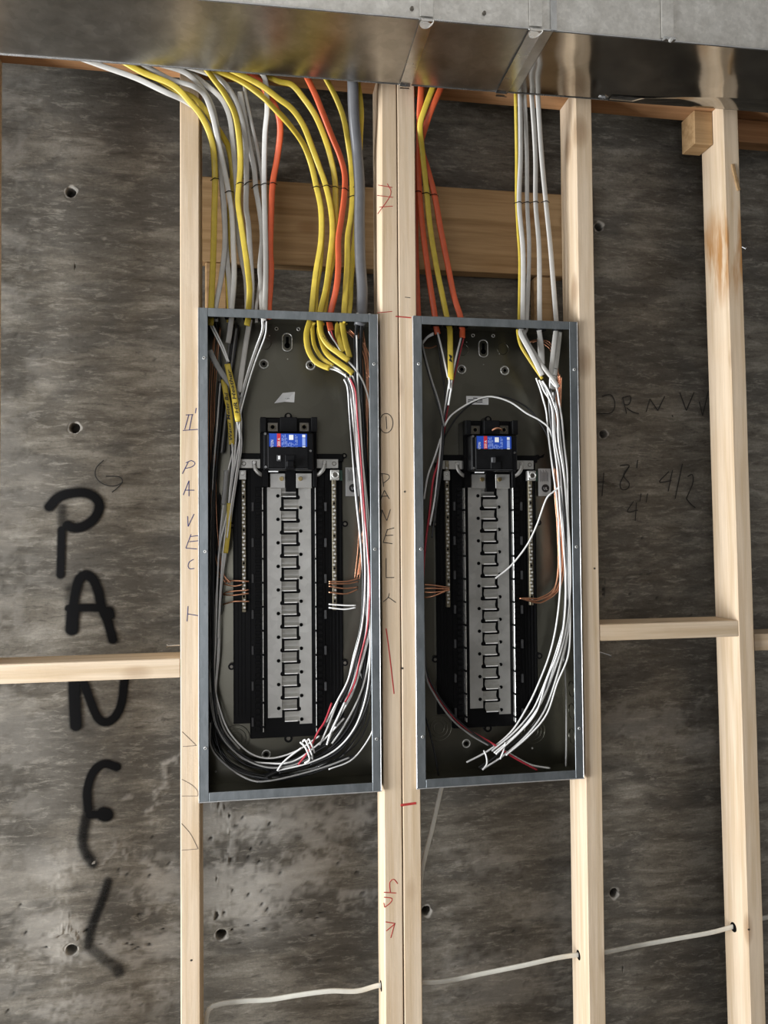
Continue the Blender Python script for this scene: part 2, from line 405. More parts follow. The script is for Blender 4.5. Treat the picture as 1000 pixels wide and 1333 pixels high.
struct(MB().box(RX0-T, RX1+T, RY0-T, RY1+T, -.15, 0).build('floor', 'floor_concrete'))
struct(MB().box(RX0-T, RX1+T, RY0-T, RY1+T, RZ, RZ+.15).build('ceiling', 'ceiling_paint'))
struct(MB().box(RX1, RX1+T, RY0-T, RY1, 0, RZ).build('wall_right', 'plaster'))
w = MB(); y0, y1, z0, z1 = DOOR
w.box(RX0-T, RX0, RY0-T, y0, 0, RZ).box(RX0-T, RX0, y1, RY1, 0, RZ).box(RX0-T, RX0, y0, y1, z1, RZ).box(RX0-T, RX0, y0, y1, 0, z0); struct(w.build('wall_left', 'plaster'))
w = MB(); x0, x1, z0, z1 = FILL_OPEN
w.box(RX0, x0, RY0-T, RY0, 0, RZ).box(x1, RX1, RY0-T, RY0, 0, RZ).box(x0, x1, RY0-T, RY0, z1, RZ).box(x0, x1, RY0-T, RY0, 0, z0); struct(w.build('wall_front', 'plaster'))

# spray painted letters on the wall: fine patches whose cover fades at the edge
def spray(name, strokes, label):
    segs = []
    for pts, r, soft, op in strokes:
        P = spline([PX(u, v, WY) for u, v in pts], .006) if len(pts) > 1 else [PX(*pts[0], WY)]*2
        segs.append((P, r*.00172, soft*.00172, op))
    ax = np.array([[p.x, p.z] for s_ in segs for p in s_[0]]); pad = .03; st = .0022
    X = np.arange(ax[:, 0].min()-pad, ax[:, 0].max()+pad, st); Z = np.arange(ax[:, 1].min()-pad, ax[:, 1].max()+pad, st)
    gx, gz = np.meshgrid(X, Z); A = np.zeros_like(gx)
    for P, r, soft, op in segs:
        d = np.full(gx.shape, 9.)
        for a, c in zip(P[:-1], P[1:]):
            L = (c.x-a.x)**2+(c.z-a.z)**2+1e-12; t = np.clip(((gx-a.x)*(c.x-a.x)+(gz-a.z)*(c.z-a.z))/L, 0, 1); d = np.minimum(d, np.hypot(gx-a.x-t*(c.x-a.x), gz-a.z-t*(c.z-a.z)))
        A = np.maximum(A, op*(1-sm(r*.75, r+soft, d)))
    n = len(X); V = [(x, WY-.0028, z) for x, z in zip(gx.ravel(), gz.ravel())]
    Fs = [(j*n+i, j*n+i+1, (j+1)*n+i+1, (j+1)*n+i) for j in range(len(Z)-1) for i in range(n-1) if A[j:j+2, i:i+2].max() > .003]
    used = sorted({i for f in Fs for i in f}); mp = {o: k for k, o in enumerate(used)}
    me = bpy.data.meshes.new(name); me.from_pydata([V[i] for i in used], [], [tuple(mp[i] for i in f) for f in Fs]); me.update()
    at = me.attributes.new('cover', 'FLOAT', 'POINT'); Af = A.ravel(); at.data.foreach_set('value', np.array([Af[i] for i in used], np.float32))
    me.materials.append(M['spray_paint']); o = bpy.data.objects.new(name, me); COL.objects.link(o); par(o, wall_back); o['label'] = label
def cv(o, s, pts): return [(o[0]+x/s, o[1]+y/s) for x, y in pts]
c2 = (0, 560), 3.7037; c3 = (0, 920), 3.226
spray('spray_letter', [(cv(*c2, [(238, 370), (280, 325), (340, 305), (410, 303), (460, 325), (480, 365), (460, 420), (410, 460), (360, 472), (325, 458)]), 4.2, 4.6, .97),
    (cv(*c2, [(300, 375), (299, 430), (298, 480)]), 3, 5, .45), (cv(*c2, [(298, 480), (295, 600), (292, 697)]), 3.8, 3.2, .93)], 'black spray painted letter P')
spray('spray_letter', [(cv(*c2, [(347, 950), (350, 880), (365, 780), (385, 715), (415, 698), (450, 720), (475, 780), (490, 850), (520, 920), (545, 1008)]), 4.2, 4.4, .96),
    (cv(*c2, [(347, 960), (352, 880)]), 7, 3.5, .96), (cv(*c2, [(332, 858), (400, 856), (480, 858), (530, 880)]), 3.8, 3.2, .95), (cv(*c2, [(525, 875), (530, 890)]), 6, 3, .9),
    (cv(*c2, [(340, 770), (345, 860)]), 4, 7, .35)], 'black spray painted letter A')
spray('spray_letter', [([(97, 868), (97, 900), (99, 944)], 6.5, 3, .97), ([(104, 872), (110, 890), (119, 915), (127, 933), (137, 940), (149, 934), (158, 917), (162, 887), (163, 870)], 4.4, 3, .95)], 'black spray painted letter N half behind the block')
spray('spray_letter', [([(152, 998), (136, 994), (122, 1004), (114, 1028), (115, 1053)], 4.3, 3, .96), ([(115, 1053), (109, 1081), (109, 1103), (121, 1124)], 3.6, 6, .66), ([(117, 1060), (136, 1059.5)], 4, 4, .9), ([(135, 1059), (138, 1060)], 8.5, 3.5, .93)], 'black spray painted letter E')
spray('spray_letter', [([(141, 1148), (130, 1180), (119, 1208), (115, 1230)], 3.2, 5.5, .62), ([(115, 1230), (133, 1246), (154, 1261)], 3.2, 7.5, .42), ([(153, 1260), (155, 1264)], 5, 6, .5)], 'fading black spray painted letter L')
def ink(name, strokes, Y, mt, parent, r=.0009, flat=.00025, label=None):
    # strokes that touch make one letter; each letter is a mesh of its own
    S_ = [np.array([(PX(u, v, Y).x, PX(u, v, Y).z) for u, v in (pts if len(pts) > 2 else [(pts[0][0]+(pts[1][0]-pts[0][0])*t/6, pts[0][1]+(pts[1][1]-pts[0][1])*t/6) for t in range(7)])]) for pts in strokes]
    grp = list(range(len(strokes)))
    for a in range(len(strokes)):
        for b_ in range(a):
            if np.min(np.hypot(S_[a][:, None, 0]-S_[b_][None, :, 0], S_[a][:, None, 1]-S_[b_][None, :, 1])) < .0058:
                ga, gb = grp[a], grp[b_]; grp = [gb if g == ga else g for g in grp]
    for g in sorted(set(grp)):
        mb = MB()
        for k, pts in enumerate(strokes):
            if grp[k] != g: continue
            P = [PX(u, v, Y) for u, v in pts]
            mb.tube(spline(P, .004) if len(P) > 2 else P, r, flat, 6)
        o = mb.build(name, mt, parent)
        if label: o['label'] = label
ink('pen_mark', [cv(*c2, [(500, 145), (465, 180), (460, 220), (490, 255), (545, 270), (590, 250), (575, 225), (510, 222)]), cv(*c2, [(593, 250), (570, 275), (540, 300)])], WY-.0026, 'marker_wall', wall_back, .0011, label='thin black looping pen mark')
c7 = (740, 450), 2.962
ink('wall_writing', [cv(*c7, p) for p in ([(130, 195), (165, 190), (180, 225), (165, 258), (110, 262)], [(210, 200), (225, 262)], [(210, 200), (240, 195), (235, 225), (215, 228)], [(225, 240), (250, 256), (272, 262)],
    [(300, 255), (315, 205)], [(315, 205), (345, 250)], [(345, 250), (372, 195)], [(400, 268), (404, 274)], [(430, 180), (455, 250)], [(455, 250), (485, 180)], [(505, 215), (518, 270)], [(518, 270), (540, 175)])], WY-.0026, 'marker_wall', wall_back, .0014, label='faint black marker lettering SRN.VV')
ink('wall_writing', [cv(*c7, p) for p in ([(105, 525), (140, 525)], [(137, 490), (130, 580)], [(200, 462), (235, 462), (213, 500), (235, 530), (228, 552), (205, 553), (202, 525), (235, 465)], [(268, 440), (264, 472)],
    [(388, 485), (352, 525), (398, 520)], [(402, 480), (385, 562)], [(440, 455), (412, 590)], [(460, 505), (478, 497), (480, 530), (455, 590)], [(455, 590), (472, 610), (490, 625)], [(252, 600), (228, 640), (268, 634)], [(263, 605), (258, 675)], [(281, 570), (276, 600)], [(306, 570), (300, 605)])], WY-.0026, 'marker_wall', wall_back, .0013, label='faint black marker figures 8 4/2 4')

# ------------------------------------------------------------------ framing
SF, SB = .0055, .0945          # stud front and back
ZT = 2.516
def stud(name, xb, xt, mt, label, w=.038, z0=.038, z1=ZT, bow=0.0, grp=None, wane=0):
    root = empty(name, ((xb+xt)/2+w/2, (SF+SB)/2, z0))
    mb = MB(); n = 24; c = .0016; rows = []
    for k in range(n+1):
        t = k/n; z = z0+(z1-z0)*t; x = xb+(xt-xb)*t+bow*math.sin(math.pi*t)+random.uniform(-.0003, .0003)
        a, e = x, x+w; wn = wane*max(0, (t-.55)/.45)
        rows.append([(a+c+wn, SF, z), (e-c, SF, z), (e, SF+c, z), (e, SB-c, z), (e-c, SB, z), (a+c, SB, z), (a, SB-c, z), (a, SF+c+wn, z)])
    V = [p for r in rows for p in r]; F = [(k*8+j, k*8+(j+1) % 8, (k+1)*8+(j+1) % 8, (k+1)*8+j) for k in range(n) for j in range(8)]
    F += [tuple(range(8)), tuple(n*8+j for j in range(8))]
    mb.add(V, F); mb.build('timber', mt, root, auto=.6)
    tag(root, label, 'stud', grp); return root
s0 = stud('wall_stud', -.444, -.444, 'pine', 'pine wall stud beside the spray painted word PANEL, cut by the edge')
s1 = stud('wall_stud', -.0392, -.0385, 'pine', 'pine wall stud with II PANEL written down it in blue pen')
s2 = stud('wall_stud', .3712, .3730, 'pine', 'pine wall stud with a circled 1, PANEL and red marker writing', wane=.006)
s3 = stud('wall_stud', .4118, .4128, 'pine', 'pine wall stud with small red ticks, doubled against the circled 1 stud')
s4 = stud('wall_stud', .8172, .8160, 'pine', 'pine wall stud between the second panel and the lower short block')
s5 = stud('wall_stud', 1.2030, 1.1740, 'pine_resin', 'pine wall stud with amber resin streak and splintered edge near the top')
stud('wall_stud', -.8504, -.8504, 'pine', 'unseen pine wall stud added for shade, one bay past the spray painted bay'); stud('wall_stud', -1.2568, -1.2568, 'pine', 'unseen pine wall stud added for shade, two bays past the spray painted bay')  # two studs added out of view to shade the left bay
def block(name, x0, x1, y0, y1, z0, z1, mt, label, cat, tilt=0, c=.0015):
    cx, cz = (x0+x1)/2, (z0+z1)/2
    o = MB().box(x0-cx, x1-cx, y0, y1, z0-cz, z1-cz, c).build(name, mt); o.location = (cx, 0, cz); o.rotation_euler = (0, tilt, 0)
    tag(o, label, cat); return o
a = PX(235, 862, SF); bz = PX(235, 880, SF)
a0 = PX(2, 889, SF)
block('blocking', -.4058, -.0390, SF+.0005, SB, bz.z-.003, bz.z+.035, 'pine_flat', 'short pine block nailed between studs across the spray painted PANEL', 'wood block', math.atan2(a0.z-bz.z, .34)*1.0*-.15)
p = PX(860, 832, SF)
block('blocking', .8552, 1.1884, SF+.0008, SB, p.z, p.z+.036, 'pine_flat', 'short pine block nailed between studs below the marker figures', 'wood block')
p = PX(992, 848, SF)
block('blocking', 1.2352, 1.56, SF+.010, SB, p.z, p.z+.038, 'pine_flat', 'short pine block joining the resin streaked stud, mostly out of view', 'wood block')
# plates
tag(MB().box(-1.6, 2.4, SF, SB, ZT+.0005, ZT+.038, .0015).build('top_plate', 'pine_depth'), 'reddish wooden top plate resting on all the studs', 'plate')
tag(MB().box(-1.6, 2.4, SF, SB, 0.0, .0375, .0015).build('bottom_plate', 'pine_flat'), 'wooden bottom plate on the floor under the studs', 'plate')
# small blocks below the plate
p0, p1 = PX(899, 186, .045), PX(919, 140, .045)
block('blocking', PX(904, 160, .045).x, 1.1735, .045, .100, p0.z, ZT, 'pine_brown', 'small offcut block under the top plate against the resin streaked stud', 'wood block')  # browner pine puts the shade under the plate into the block's colour
p0 = PX(980, 196, .10)
block('blocking', 1.2150, 1.60, .064, .100, p0.z, ZT-.0005, 'pine_depth', 'dark board under the top plate past the resin streaked stud', 'board')
# backing boards behind the cables
za, zb = PX(400, 346, .15).z, PX(400, 238, .15).z
block('backing_board', -.03, .40, .150, .186, za, zb, 'pine_brown', 'wide brown backing board behind the cables of the II panel', 'board')
za2, zb2 = PX(640, 355, .15).z, PX(640, 247, .15).z
block('backing_board', .42, .85, .150, .186, za2, zb2, 'pine_brown', 'wide brown backing board behind the white cables by the doubled studs', 'board')
p0, p1 = PX(697, 420, .15), PX(721, 354, .15)
block('cleat', p0.x, p1.x, .150, .186, 1.80, za2-.0006, 'pine_brown', 'short upright cleat under the backing board behind white cables', 'wood block', c=.006)
block('cleat', .0010, .0500, .150, .186, 1.80, za-.0006, 'pine_brown', 'short upright cleat under the backing board beside the II stud', 'wood block', c=.004)

# handwriting on studs
c5 = (225, 530), 4.44
IY = SF-.0002
ink('handwriting', [cv(*c5, p) for p in ([(75, 45), (117, 43)], [(92, 45), (68, 130)], [(112, 45), (95, 132)], [(58, 135), (148, 128)], [(135, 5), (130, 35)])], IY, 'ink_blue', s1, .0008, label='II in blue pen')
ink('handwriting', [cv(*c5, p) for p in ([(90, 315), (55, 385)], [(75, 322), (108, 309), (128, 325), (110, 345), (70, 355)], [(93, 425), (60, 508)], [(93, 425), (93, 515)], [(70, 480), (125, 480)], [(85, 630), (88, 690)], [(88, 690), (122, 618)],
    [(105, 735), (75, 815)], [(100, 748), (150, 742)], [(95, 778), (148, 772)], [(75, 815), (140, 820)], [(120, 880), (95, 895), (88, 920), (100, 935), (125, 932)], [(88, 1150), (82, 1238)], [(85, 1195), (145, 1205)])], IY, 'ink_blue', s1, .0008, label='PANEL 1 in blue pen capitals down the stud')
ink('pencil_mark', [cv(*c3, p) for p in ([(765, 105), (825, 163)], [(825, 163), (768, 167)], [(763, 305), (805, 328), (830, 355), (830, 375)], [(830, 375), (763, 375)], [(762, 490), (800, 535), (832, 597)], [(832, 597), (762, 603)])], IY, 'ink_pencil', s1, .0005)
c6 = (480, 520), 3.17
circ = [(72+28*math.cos(t*math.pi/8), 98+40*math.sin(t*math.pi/8)) for t in range(17)]
ink('handwriting', [cv(*c6, p) for p in (circ, [(72, 70), (75, 122)])], IY, 'ink_black', s2, .0008, label='circled 1 in black pen')
ink('handwriting', [cv(*c6, p) for p in ([(55, 305), (62, 360)], [(50, 305), (80, 310), (85, 325), (62, 345)], [(65, 375), (48, 415)], [(65, 375), (85, 410)], [(52, 400), (80, 398)], [(48, 505), (55, 455)], [(55, 455), (75, 500)], [(75, 500), (90, 453)],
    [(78, 535), (60, 590)], [(60, 590), (98, 595)], [(75, 538), (105, 530)], [(68, 562), (100, 560)], [(72, 655), (72, 735)], [(72, 735), (105, 735)], [(85, 800), (80, 818), (60, 835)], [(80, 815), (112, 838)])], IY, 'ink_black', s2, .0008, label='PANEL Y in black pen capitals down the stud')
ink('marker_line', [cv(*c6, [(72, 945), (85, 1040), (105, 1215)])], IY, 'ink_red', s2, .0013, label='red marker line')
c8 = (475, 90), 3.925
ink('handwriting', [cv(*c8, p) for p in ([(68, 592), (140, 605)], [(62, 645), (143, 655)], [(115, 585), (132, 640), (66, 740)], [(75, 705), (143, 700)], [(64, 1245), (140, 1238)])], IY, 'ink_red', s2, .0008, label='red pen letter N on its side')
c4 = (240, 1000), 3.125
ink('handwriting', [cv(*c4, p) for p in ([(812, 505), (862, 508)], [(868, 470), (852, 452), (836, 465), (838, 505)], [(812, 525), (845, 530), (838, 548), (815, 566)], [(815, 566), (812, 548)], [(818, 625), (858, 632)], [(858, 632), (822, 662)], [(856, 632), (840, 690)])], IY, 'ink_red', s2, .0010, label='red marker figures 24 and an arrow')
ink('marker_line', [cv(*c4, [(880, 151), (943, 142)])], IY, 'ink_red', s3, .0026, .0003, label='thick red tick'); ink('marker_line', [cv(*c8, [(157, 1263), (237, 1270)])], IY, 'ink_red', s3, .0013)
ink('pencil_mark', [cv(*c8, [(205, 1165), (232, 1168)])], IY, 'ink_black', s3, .0007)
# nails
def nail(parent, u, v, Y, d, L=.03, r=.0016):
    p = PX(u, v, Y); d = Vector(d).normalized(); mb = MB().cyl(p, p+d*L, r, n=8).cyl(p+d*L, p+d*(L+.0016), r*2.3, n=10); return mb.build('nail', 'strap_steel', parent, auto=.6)
nail(s4, 779, 848, .05, (1, -.3, -.35), .028); nail(s1, 234, 840, .07, (-1, -.2, .02), .025)
nail(s5, 958, 352, .03, (.5, -.6, .2), .012); nail(s5, 963, 320, .03, (.8, -.4, -.6), .014)
for q, u, v in ((s1, 249, 1250), (s3, 527, 640), (s3, 524, 870), (s4, 774, 740), (s5, 975, 1210)):
    pt = PX(u, v, SF); MB().cyl((pt.x, SF-.0004, pt.z), (pt.x, SF+.004, pt.z), .0022, n=10).build('nail_head', 'dark_metal', q)
# splinter on the resin stud
spv = [PX(u, v, SF-.002) for u, v in ((952, 217), (958, 212), (963, 240), (955, 250))]
MB().tube([PX(954, 214, SF), PX(957, 228, SF-.004), PX(962, 248, SF)], .005, .002, 6).build('splinter', 'pine_brown', s5)

# ------------------------------------------------------------------ air duct and straps
DB, DF = -.032, -.236
pL, pR = PX(0, 70, DB), PX(1000, 145, DB)
sl = (pR.z-pL.z)/(pR.x-pL.x)
def dz(x): return pL.z+sl*(x-pL.x)
XJ = .668
duct = tag(empty('air_duct', (XJ, (DB+DF)/2, dz(XJ))), 'galvanised sheet metal air duct running in front of the stud tops', 'duct')
for x0, x1, mt in ((RX0+.01, XJ-.0004, 'duct_under'), (XJ+.0004, RX1-.01, 'duct_shiny')):
    nX, nY = 60, 14; V = []; F = []
    for j in range(nY+1):
        for i in range(nX+1):
            x = x0+(x1-x0)*i/nX; y = DB+(DF-DB)*j/nY
            e = min(j, nY-j)/nY*2
            V.append((x, y, dz(x)+.0016*math.sin(x*9+1)*math.sin(j/nY*math.pi)+.0006*math.sin(x*31+j)*e))
    F = [(j*(nX+1)+i, j*(nX+1)+i+1, (j+1)*(nX+1)+i+1, (j+1)*(nX+1)+i) for j in range(nY) for i in range(nX)]
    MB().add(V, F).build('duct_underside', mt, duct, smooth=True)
    H = .27
    mb = MB().add([(x0, DF, dz(x0)), (x1, DF, dz(x1)), (x1, DF, dz(x1)+H), (x0, DF, dz(x0)+H), (x0, DB, dz(x0)+H), (x1, DB, dz(x1)+H), (x1, DB, dz(x1)), (x0, DB, dz(x0))], [(0, 1, 2, 3), (3, 2, 5, 4), (4, 5, 6, 7)])
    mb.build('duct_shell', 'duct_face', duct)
    MB().tube([(x0, DF-.0012, dz(x0)), (x1, DF-.0012, dz(x1))], .0022, .0016, 6).build('duct_seam', 'strap_steel', duct)
    MB().tube([(x0, DB+.0012, dz(x0)), (x1, DB+.0012, dz(x1))], .0020, .0014, 6).build('duct_seam', 'strap_steel', duct)
# drive slip along the joint between the two sections
MB().box(XJ-.006, XJ+.006, DF-.0035, DF-.0022, dz(XJ), dz(XJ)+.26).build('joint_slip', 'strap_steel', duct)
for u, v in ((630, 18), (536, 12)):
    p = PX(u, v, DF); MB().cyl(p, p+Vector((0, -.005, 0)), .004, .003, n=6).build('screw', 'dark_metal', duct)
# creased lip along the back edge of the shiny section
xa = PX(792, 125, DB).x; V = []
for i in range(31):
    x = xa+(RX1-.01-xa)*i/30; w_ = min(1, i/3); V += [(x, DB-.040*w_-.002, dz(x)-.0006), (x, DB-.018, dz(x)-.0012-.0035*w_*(1+.4*math.sin(i*2.1))), (x, DB+.001, dz(x)-.0026-.001*math.sin(i*1.3))]
MB().add(V, [(3*i+j, 3*i+3+j, 3*i+4+j, 3*i+1+j) for i in range(30) for j in range(2)]).build('duct_lip', 'duct_shiny', duct, smooth=True)
# torn tab at the back edge
p = PX(783, 127, DB)
MB().add([p+Vector(q) for q in ((-.014, -.003, .002), (.012, -.003, .008), (.020, -.006, .0), (.004, -.010, -.008), (-.008, -.008, -.006), (.003, -.014, .001))], [(0, 1, 5), (1, 2, 5), (2, 3, 5), (3, 4, 5), (4, 0, 5)]).build('bent_tab', 'strap_steel', duct)
def strap(xc, label, w=.0125, under=True):
    z = dz(xc); root = tag(empty('duct_strap', (xc, DF, z)), label, 'strap', 'metal duct straps')
    MB().box(xc-w, xc+w, DF-.0045, DF-.0030, z+.004, z+.27, .0004).build('strap_band', 'duct_face', root)
    def arc(y, s_, nm):   # rounded fold over the edge
        V = []; F = []
        for k in range(9):
            a = math.pi*k/8; V.append((xc-w*1.02*math.cos(a)*1.0, y+s_*.020*math.sin(a), z-.0056))
        base = [(xc-w*1.02, y-s_*.0045, z-.0030), (xc+w*1.02, y-s_*.0045, z-.0030)]
        mb = MB().add(V+base, [tuple(range(9))+(10, 9)]); MB.add(mb, [(v[0], v[1], v[2]+.0012) for v in V+base], [tuple(range(9))+(10, 9)]); return mb.build(nm, 'bright_steel', root)
    if under:
        MB().box(xc-w, xc+w, DF-.003, DB+.002, z-.0042, z-.0029, .0004).build('strap_band', 'strap_steel', root)
        arc(DF-.003, 1, 'strap_fold')
        # rounded end curling up over the back edge
        V = []; F = []
        for k in range(7):
            t = k/6*1.5
            V += [(xc-w*.95*math.cos(t*.45), DB-.002+.010*math.sin(t), z-.0045+.010*(1-math.cos(t))-.007), (xc+w*.95*math.cos(t*.45), DB-.002+.010*math.sin(t), z-.0045+.010*(1-math.cos(t))-.007)]
        MB().add(V, [(2*k, 2*k+1, 2*k+3, 2*k+2) for k in range(6)]).build('strap_end', 'strap_steel', root)
    else:
        MB().box(xc-w, xc+w, DF-.012, DF-.0045, z-.004, z+.002, .0008).build('strap_fold', 'strap_steel', root)
        MB().add([(xc-w, DF-.006, z), (xc-w-.008, DF-.02, z-.014), (xc-w-.003, DF-.022, z-.012), (xc-w+.006, DF-.01, z)], [(0, 1, 2, 3)]).build('bent_tab', 'strap_steel', root)
        MB().cyl((xc, DF-.012, z-.006), (xc, DF-.018, z-.008), .004, .003, n=6).build('screw', 'bright_steel', root)
    return root
strap(PX(555, 25, DF).x, 'metal strap folded under the duct above the doubled studs')
strap(PX(697, 35, DF).x, 'metal strap folded under the duct near the white cables')
strap(PX(868, 44, DF).x, 'metal strap with bent tab and screw, ending at duct lower edge', under=False)

# ------------------------------------------------------------------ electrical panels
PW, PH, PDp, Z0 = .3637, .991, .098, 1.0
OFF = .4436
def text_mesh(body, size, name, mt, parent, origin, rot90=True, align='LEFT', stretch=1.0):
    cu = bpy.data.curves.new('tmp', 'FONT'); cu.body = body; cu.size = size; cu.align_x = align; cu.resolution_u = 2; cu.extrude = .0001
    o = bpy.data.objects.new('tmp', cu); COL.objects.link(o); bpy.context.view_layer.update()
    me = bpy.data.meshes.new_from_object(o.evaluated_get(bpy.context.evaluated_depsgraph_get())); bpy.data.objects.remove(o); bpy.data.curves.remove(cu)
    for vx in me.vertices:
        x, y, z = vx.co; x *= stretch
        vx.co = (-y, -z, x) if rot90 else (x, -z, y)
    me.name = name; me.materials.clear(); me.materials.append(M[mt]); ob = bpy.data.objects.new(name, me); ob.location = origin; COL.objects.link(ob); par(ob, parent); return ob
def make_panel(ox, label, second):
    sh = Vector((ox, 0, 0))
    q = lambda u, v, Y: PX(u, v, Y)+sh
    root = tag(empty('electrical_panel', (ox+PW/2, PDp/2, Z0)), label, 'electrical panel', 'electrical panels between the studs')
    x0, x1, z0, z1 = ox, ox+PW, Z0, Z0+PH; t = .0016
    xb0 = ox+(.0076 if second else 0)      # the front lip of the second box laps over the doubled stud
    # enclosure shell
    mb = MB().box(xb0, x1, PDp-t, PDp, z0, z1).box(xb0, xb0+t, 0, PDp-t, z0, z1).box(x1-t, x1, 0, PDp-t, z0, z1).box(xb0+t, x1-t, 0, PDp-t, z0, z0+t).box(xb0+t, x1-t, 0, PDp-t, z1-t, z1)
    mb.build('enclosure', 'box_steel', root)
    L = .0165
    for nm, bx in (('flange', (x0-.001, x0+L, z0-.001, z1+.001)), ('flange', (x1-L, x1+.001, z0-.001, z1+.001)), ('flange', (x0+L+.0004, x1-L-.0004, z1-L, z1+.001)), ('flange', (x0+L+.0004, x1-L-.0004, z0-.001, z0+L))):
        MB().box(bx[0], bx[1], -.0022, -.0002, bx[2], bx[3], .0006).build(nm, 'flange_steel', root)
    for bx in ((x0-.0030, x0-.0011, z0-.001, z1+.001), (x1+.0011, x1+.0022, z0-.001, z1+.001), (x0-.0035, x1+.003, z0-.0030, z0-.0011)):
        MB().box(bx[0], bx[1], -.0026, .0050, bx[2], bx[3], .0005).build('flange_edge', 'flange_edge', root)
    for u, v in ((265.7, 466), (267, 718), (267.5, 974), (487, 474), (488.3, 715), (490.5, 962)):
        p = q(u, v, -.0022); mb = MB().cyl((p.x, -.0022, p.z), (p.x, -.0040, p.z), .0034, .0026, n=12); s_ = mb.build('flange_screw', 'bright_steel', root, auto=.5)
        MB().cyl((p.x-.0008, -.0040, p.z), (p.x-.0008, -.0044, p.z), .0014, n=8).build('screw_recess', 'hole_black', s_)
    by = PDp-t
    # embossed features on the back
    def ring(u, v, r, tr, mt='bright_steel', sx=1, sz=1, nm='embossed_ring'):
        p = q(u, v, by); return MB().ring((p.x, by-.0004, p.z), r, tr, 28, 6, sx, sz).build(nm, mt, root, smooth=True)
    def disc(u, v, r, mt, d=.0006, par_=None, nm='hole', Y=None):
        p = q(u, v, by if Y is None else Y); yy = by if Y is None else Y; return MB().cyl((p.x, yy-.0001, p.z), (p.x, yy-d, p.z), r, n=16).build(nm, mt, par_ or root)
    kp = q(374, 446, by); kh = []
    for k in range(24):
        a = 2*math.pi*k/24; kh.append((kp.x+.0105*math.cos(a), kp.z+(.010 if math.sin(a) >= 0 else -.010)+.0095*math.sin(a)))
    kb = MB().prism(kh, by-.0025, by-.0001).build('keyhole_plate', 'box_steel', root)
    rim = [Vector((a, by-.0026, b_)) for a, b_ in kh]+[Vector((kh[0][0], by-.0026, kh[0][1])), Vector((kh[1][0], by-.0026, kh[1][1]))]
    MB().tube(rim, .0014, .0012, 6).build('keyhole_rim', 'bright_steel', kb, smooth=True)
    MB().cyl((kp.x, by-.0026, kp.z-.007), (kp.x, by-.0031, kp.z-.007), .0062, n=18).box(kp.x-.0032, kp.x+.0032, by-.0031, by-.0026, kp.z-.005, kp.z+.012).build('keyhole', 'hole_black', kb)
    for u, v in ((343.5, 474), (404.5, 475.5)):
        o = ring(u, v, .0092, .0020); disc(u, v, .0050, 'hole_black', .0012, o)
        p = q(u, v, by); MB().ring((p.x, by-.0014, p.z), .0052, .0016, 16, 6).build('hole_rim', 'dark_metal', o, smooth=True)
    for u, v in ((360, 428), (388.5, 428.5)):
        o = ring(u, v, .0032, .0011); disc(u, v, .0016, 'hole_black', .001, o)
    for u, v in ((374.5, 467.5), (351, 437), (397, 453)): disc(u, v, .0012, 'bright_steel')
    for u, v in ((345, 447), (402, 446)): ring(u, v, .0130, .0009, 'box_steel', nm='knockout_ring')
    for u, v in ((308, 961), (441, 965)):
        for r in (.012, .020, .028): ring(u, v, r, .0010, 'box_steel', nm='knockout_ring')
    o = ring(346.5, 982, .0085, .0016); disc(346.5, 982, .0045, 'hole_black', .001, o)
    for u, v in ((390, 1003), (440, 988), (281, 1004), (467, 878)): disc(u, v, .0022, 'bright_steel', .001, nm='rivet')
    # knockouts on the right inner wall and top
    for zz in (.18, .13, .075): MB().ring((x1-t-.0004, .050, z0+zz), .017, .0010, 24, 6, axis='x').build('knockout_ring', 'box_steel', root, smooth=True)
    # paper scraps and warning sticker
    if not second:
        pv = [q(u, v, by-.0012) for u, v in ((357, 525), (368, 512), (384, 510), (383, 524), (371, 523))]
        pv[1].y -= .004; pv[3].y -= .002
        o = MB().add(pv, [(0, 1, 4), (1, 2, 4), (2, 3, 4)]).build('paper_tag', 'label_white', root)
        text_mesh('~ am', .005, 'tag_print', 'ink_black', o, q(371, 519.5, by-.0050), False)
    else:
        a_, b_ = Vector(PX(607, 515.5, by)), Vector(PX(636, 527, by))
        o = MB().box(a_.x, b_.x, by-.0006, by-.0001, b_.z, a_.z).build('paper_tag', 'label_white', root)
        for k in range(3):
            MB().box(a_.x+.016-.012*(k > 0), a_.x+.026+.012*(k > 0), by-.0008, by-.0006, a_.z-.006-.0042*k, a_.z-.0035-.0042*k).build('tag_print', 'ink_grey', o)
    a_, b_ = q(449.5, 608.5, .090), q(467.5, 646, .090)
    o = MB().box(a_.x, b_.x, .0885, .0895, b_.z, a_.z, .0003).build('warning_sticker', 'sticker_grey', root)
    cx, cz = (a_.x+b_.x)/2, (a_.z+b_.z)/2
    MB().cyl((cx+.002, .0884, b_.z+.018), (cx+.002, .0881, b_.z+.018), .0092, n=24).build('sticker_emblem', 'ink_black', o)
    text_mesh('UL', .0085, 'emblem_print', 'label_white', o, (cx+.002, .0879, b_.z+.0145), False, 'CENTER')
    for k in range(9):
        xx = a_.x+.005+k*.0022
        MB().box(xx, xx+.0011, .0882, .0885, cz+.001+.002*(k % 2), a_.z-.003-.003*(k % 3)).build('sticker_print', 'ink_grey', o)
    # sticker on left inner wall
    zs_ = q(277, 628, .05).z
    MB().box(xb0+t+.0001, xb0+t+.0006, .030, .080, zs_-.03, zs_+.03).build('side_sticker', 'sticker_grey' if second else 'sticker_brown', root)
    # ---- black plastic base
    BF = .083
    base = MB()
    def bb(u0, v0, u1, v1, y0, y1, c=.001, Y=None):
        a_ = q(u0, v0, BF if Y is None else Y); b_ = q(u1, v1, BF if Y is None else Y); return (a_.x, b_.x, y0, y1, b_.z, a_.z, c)
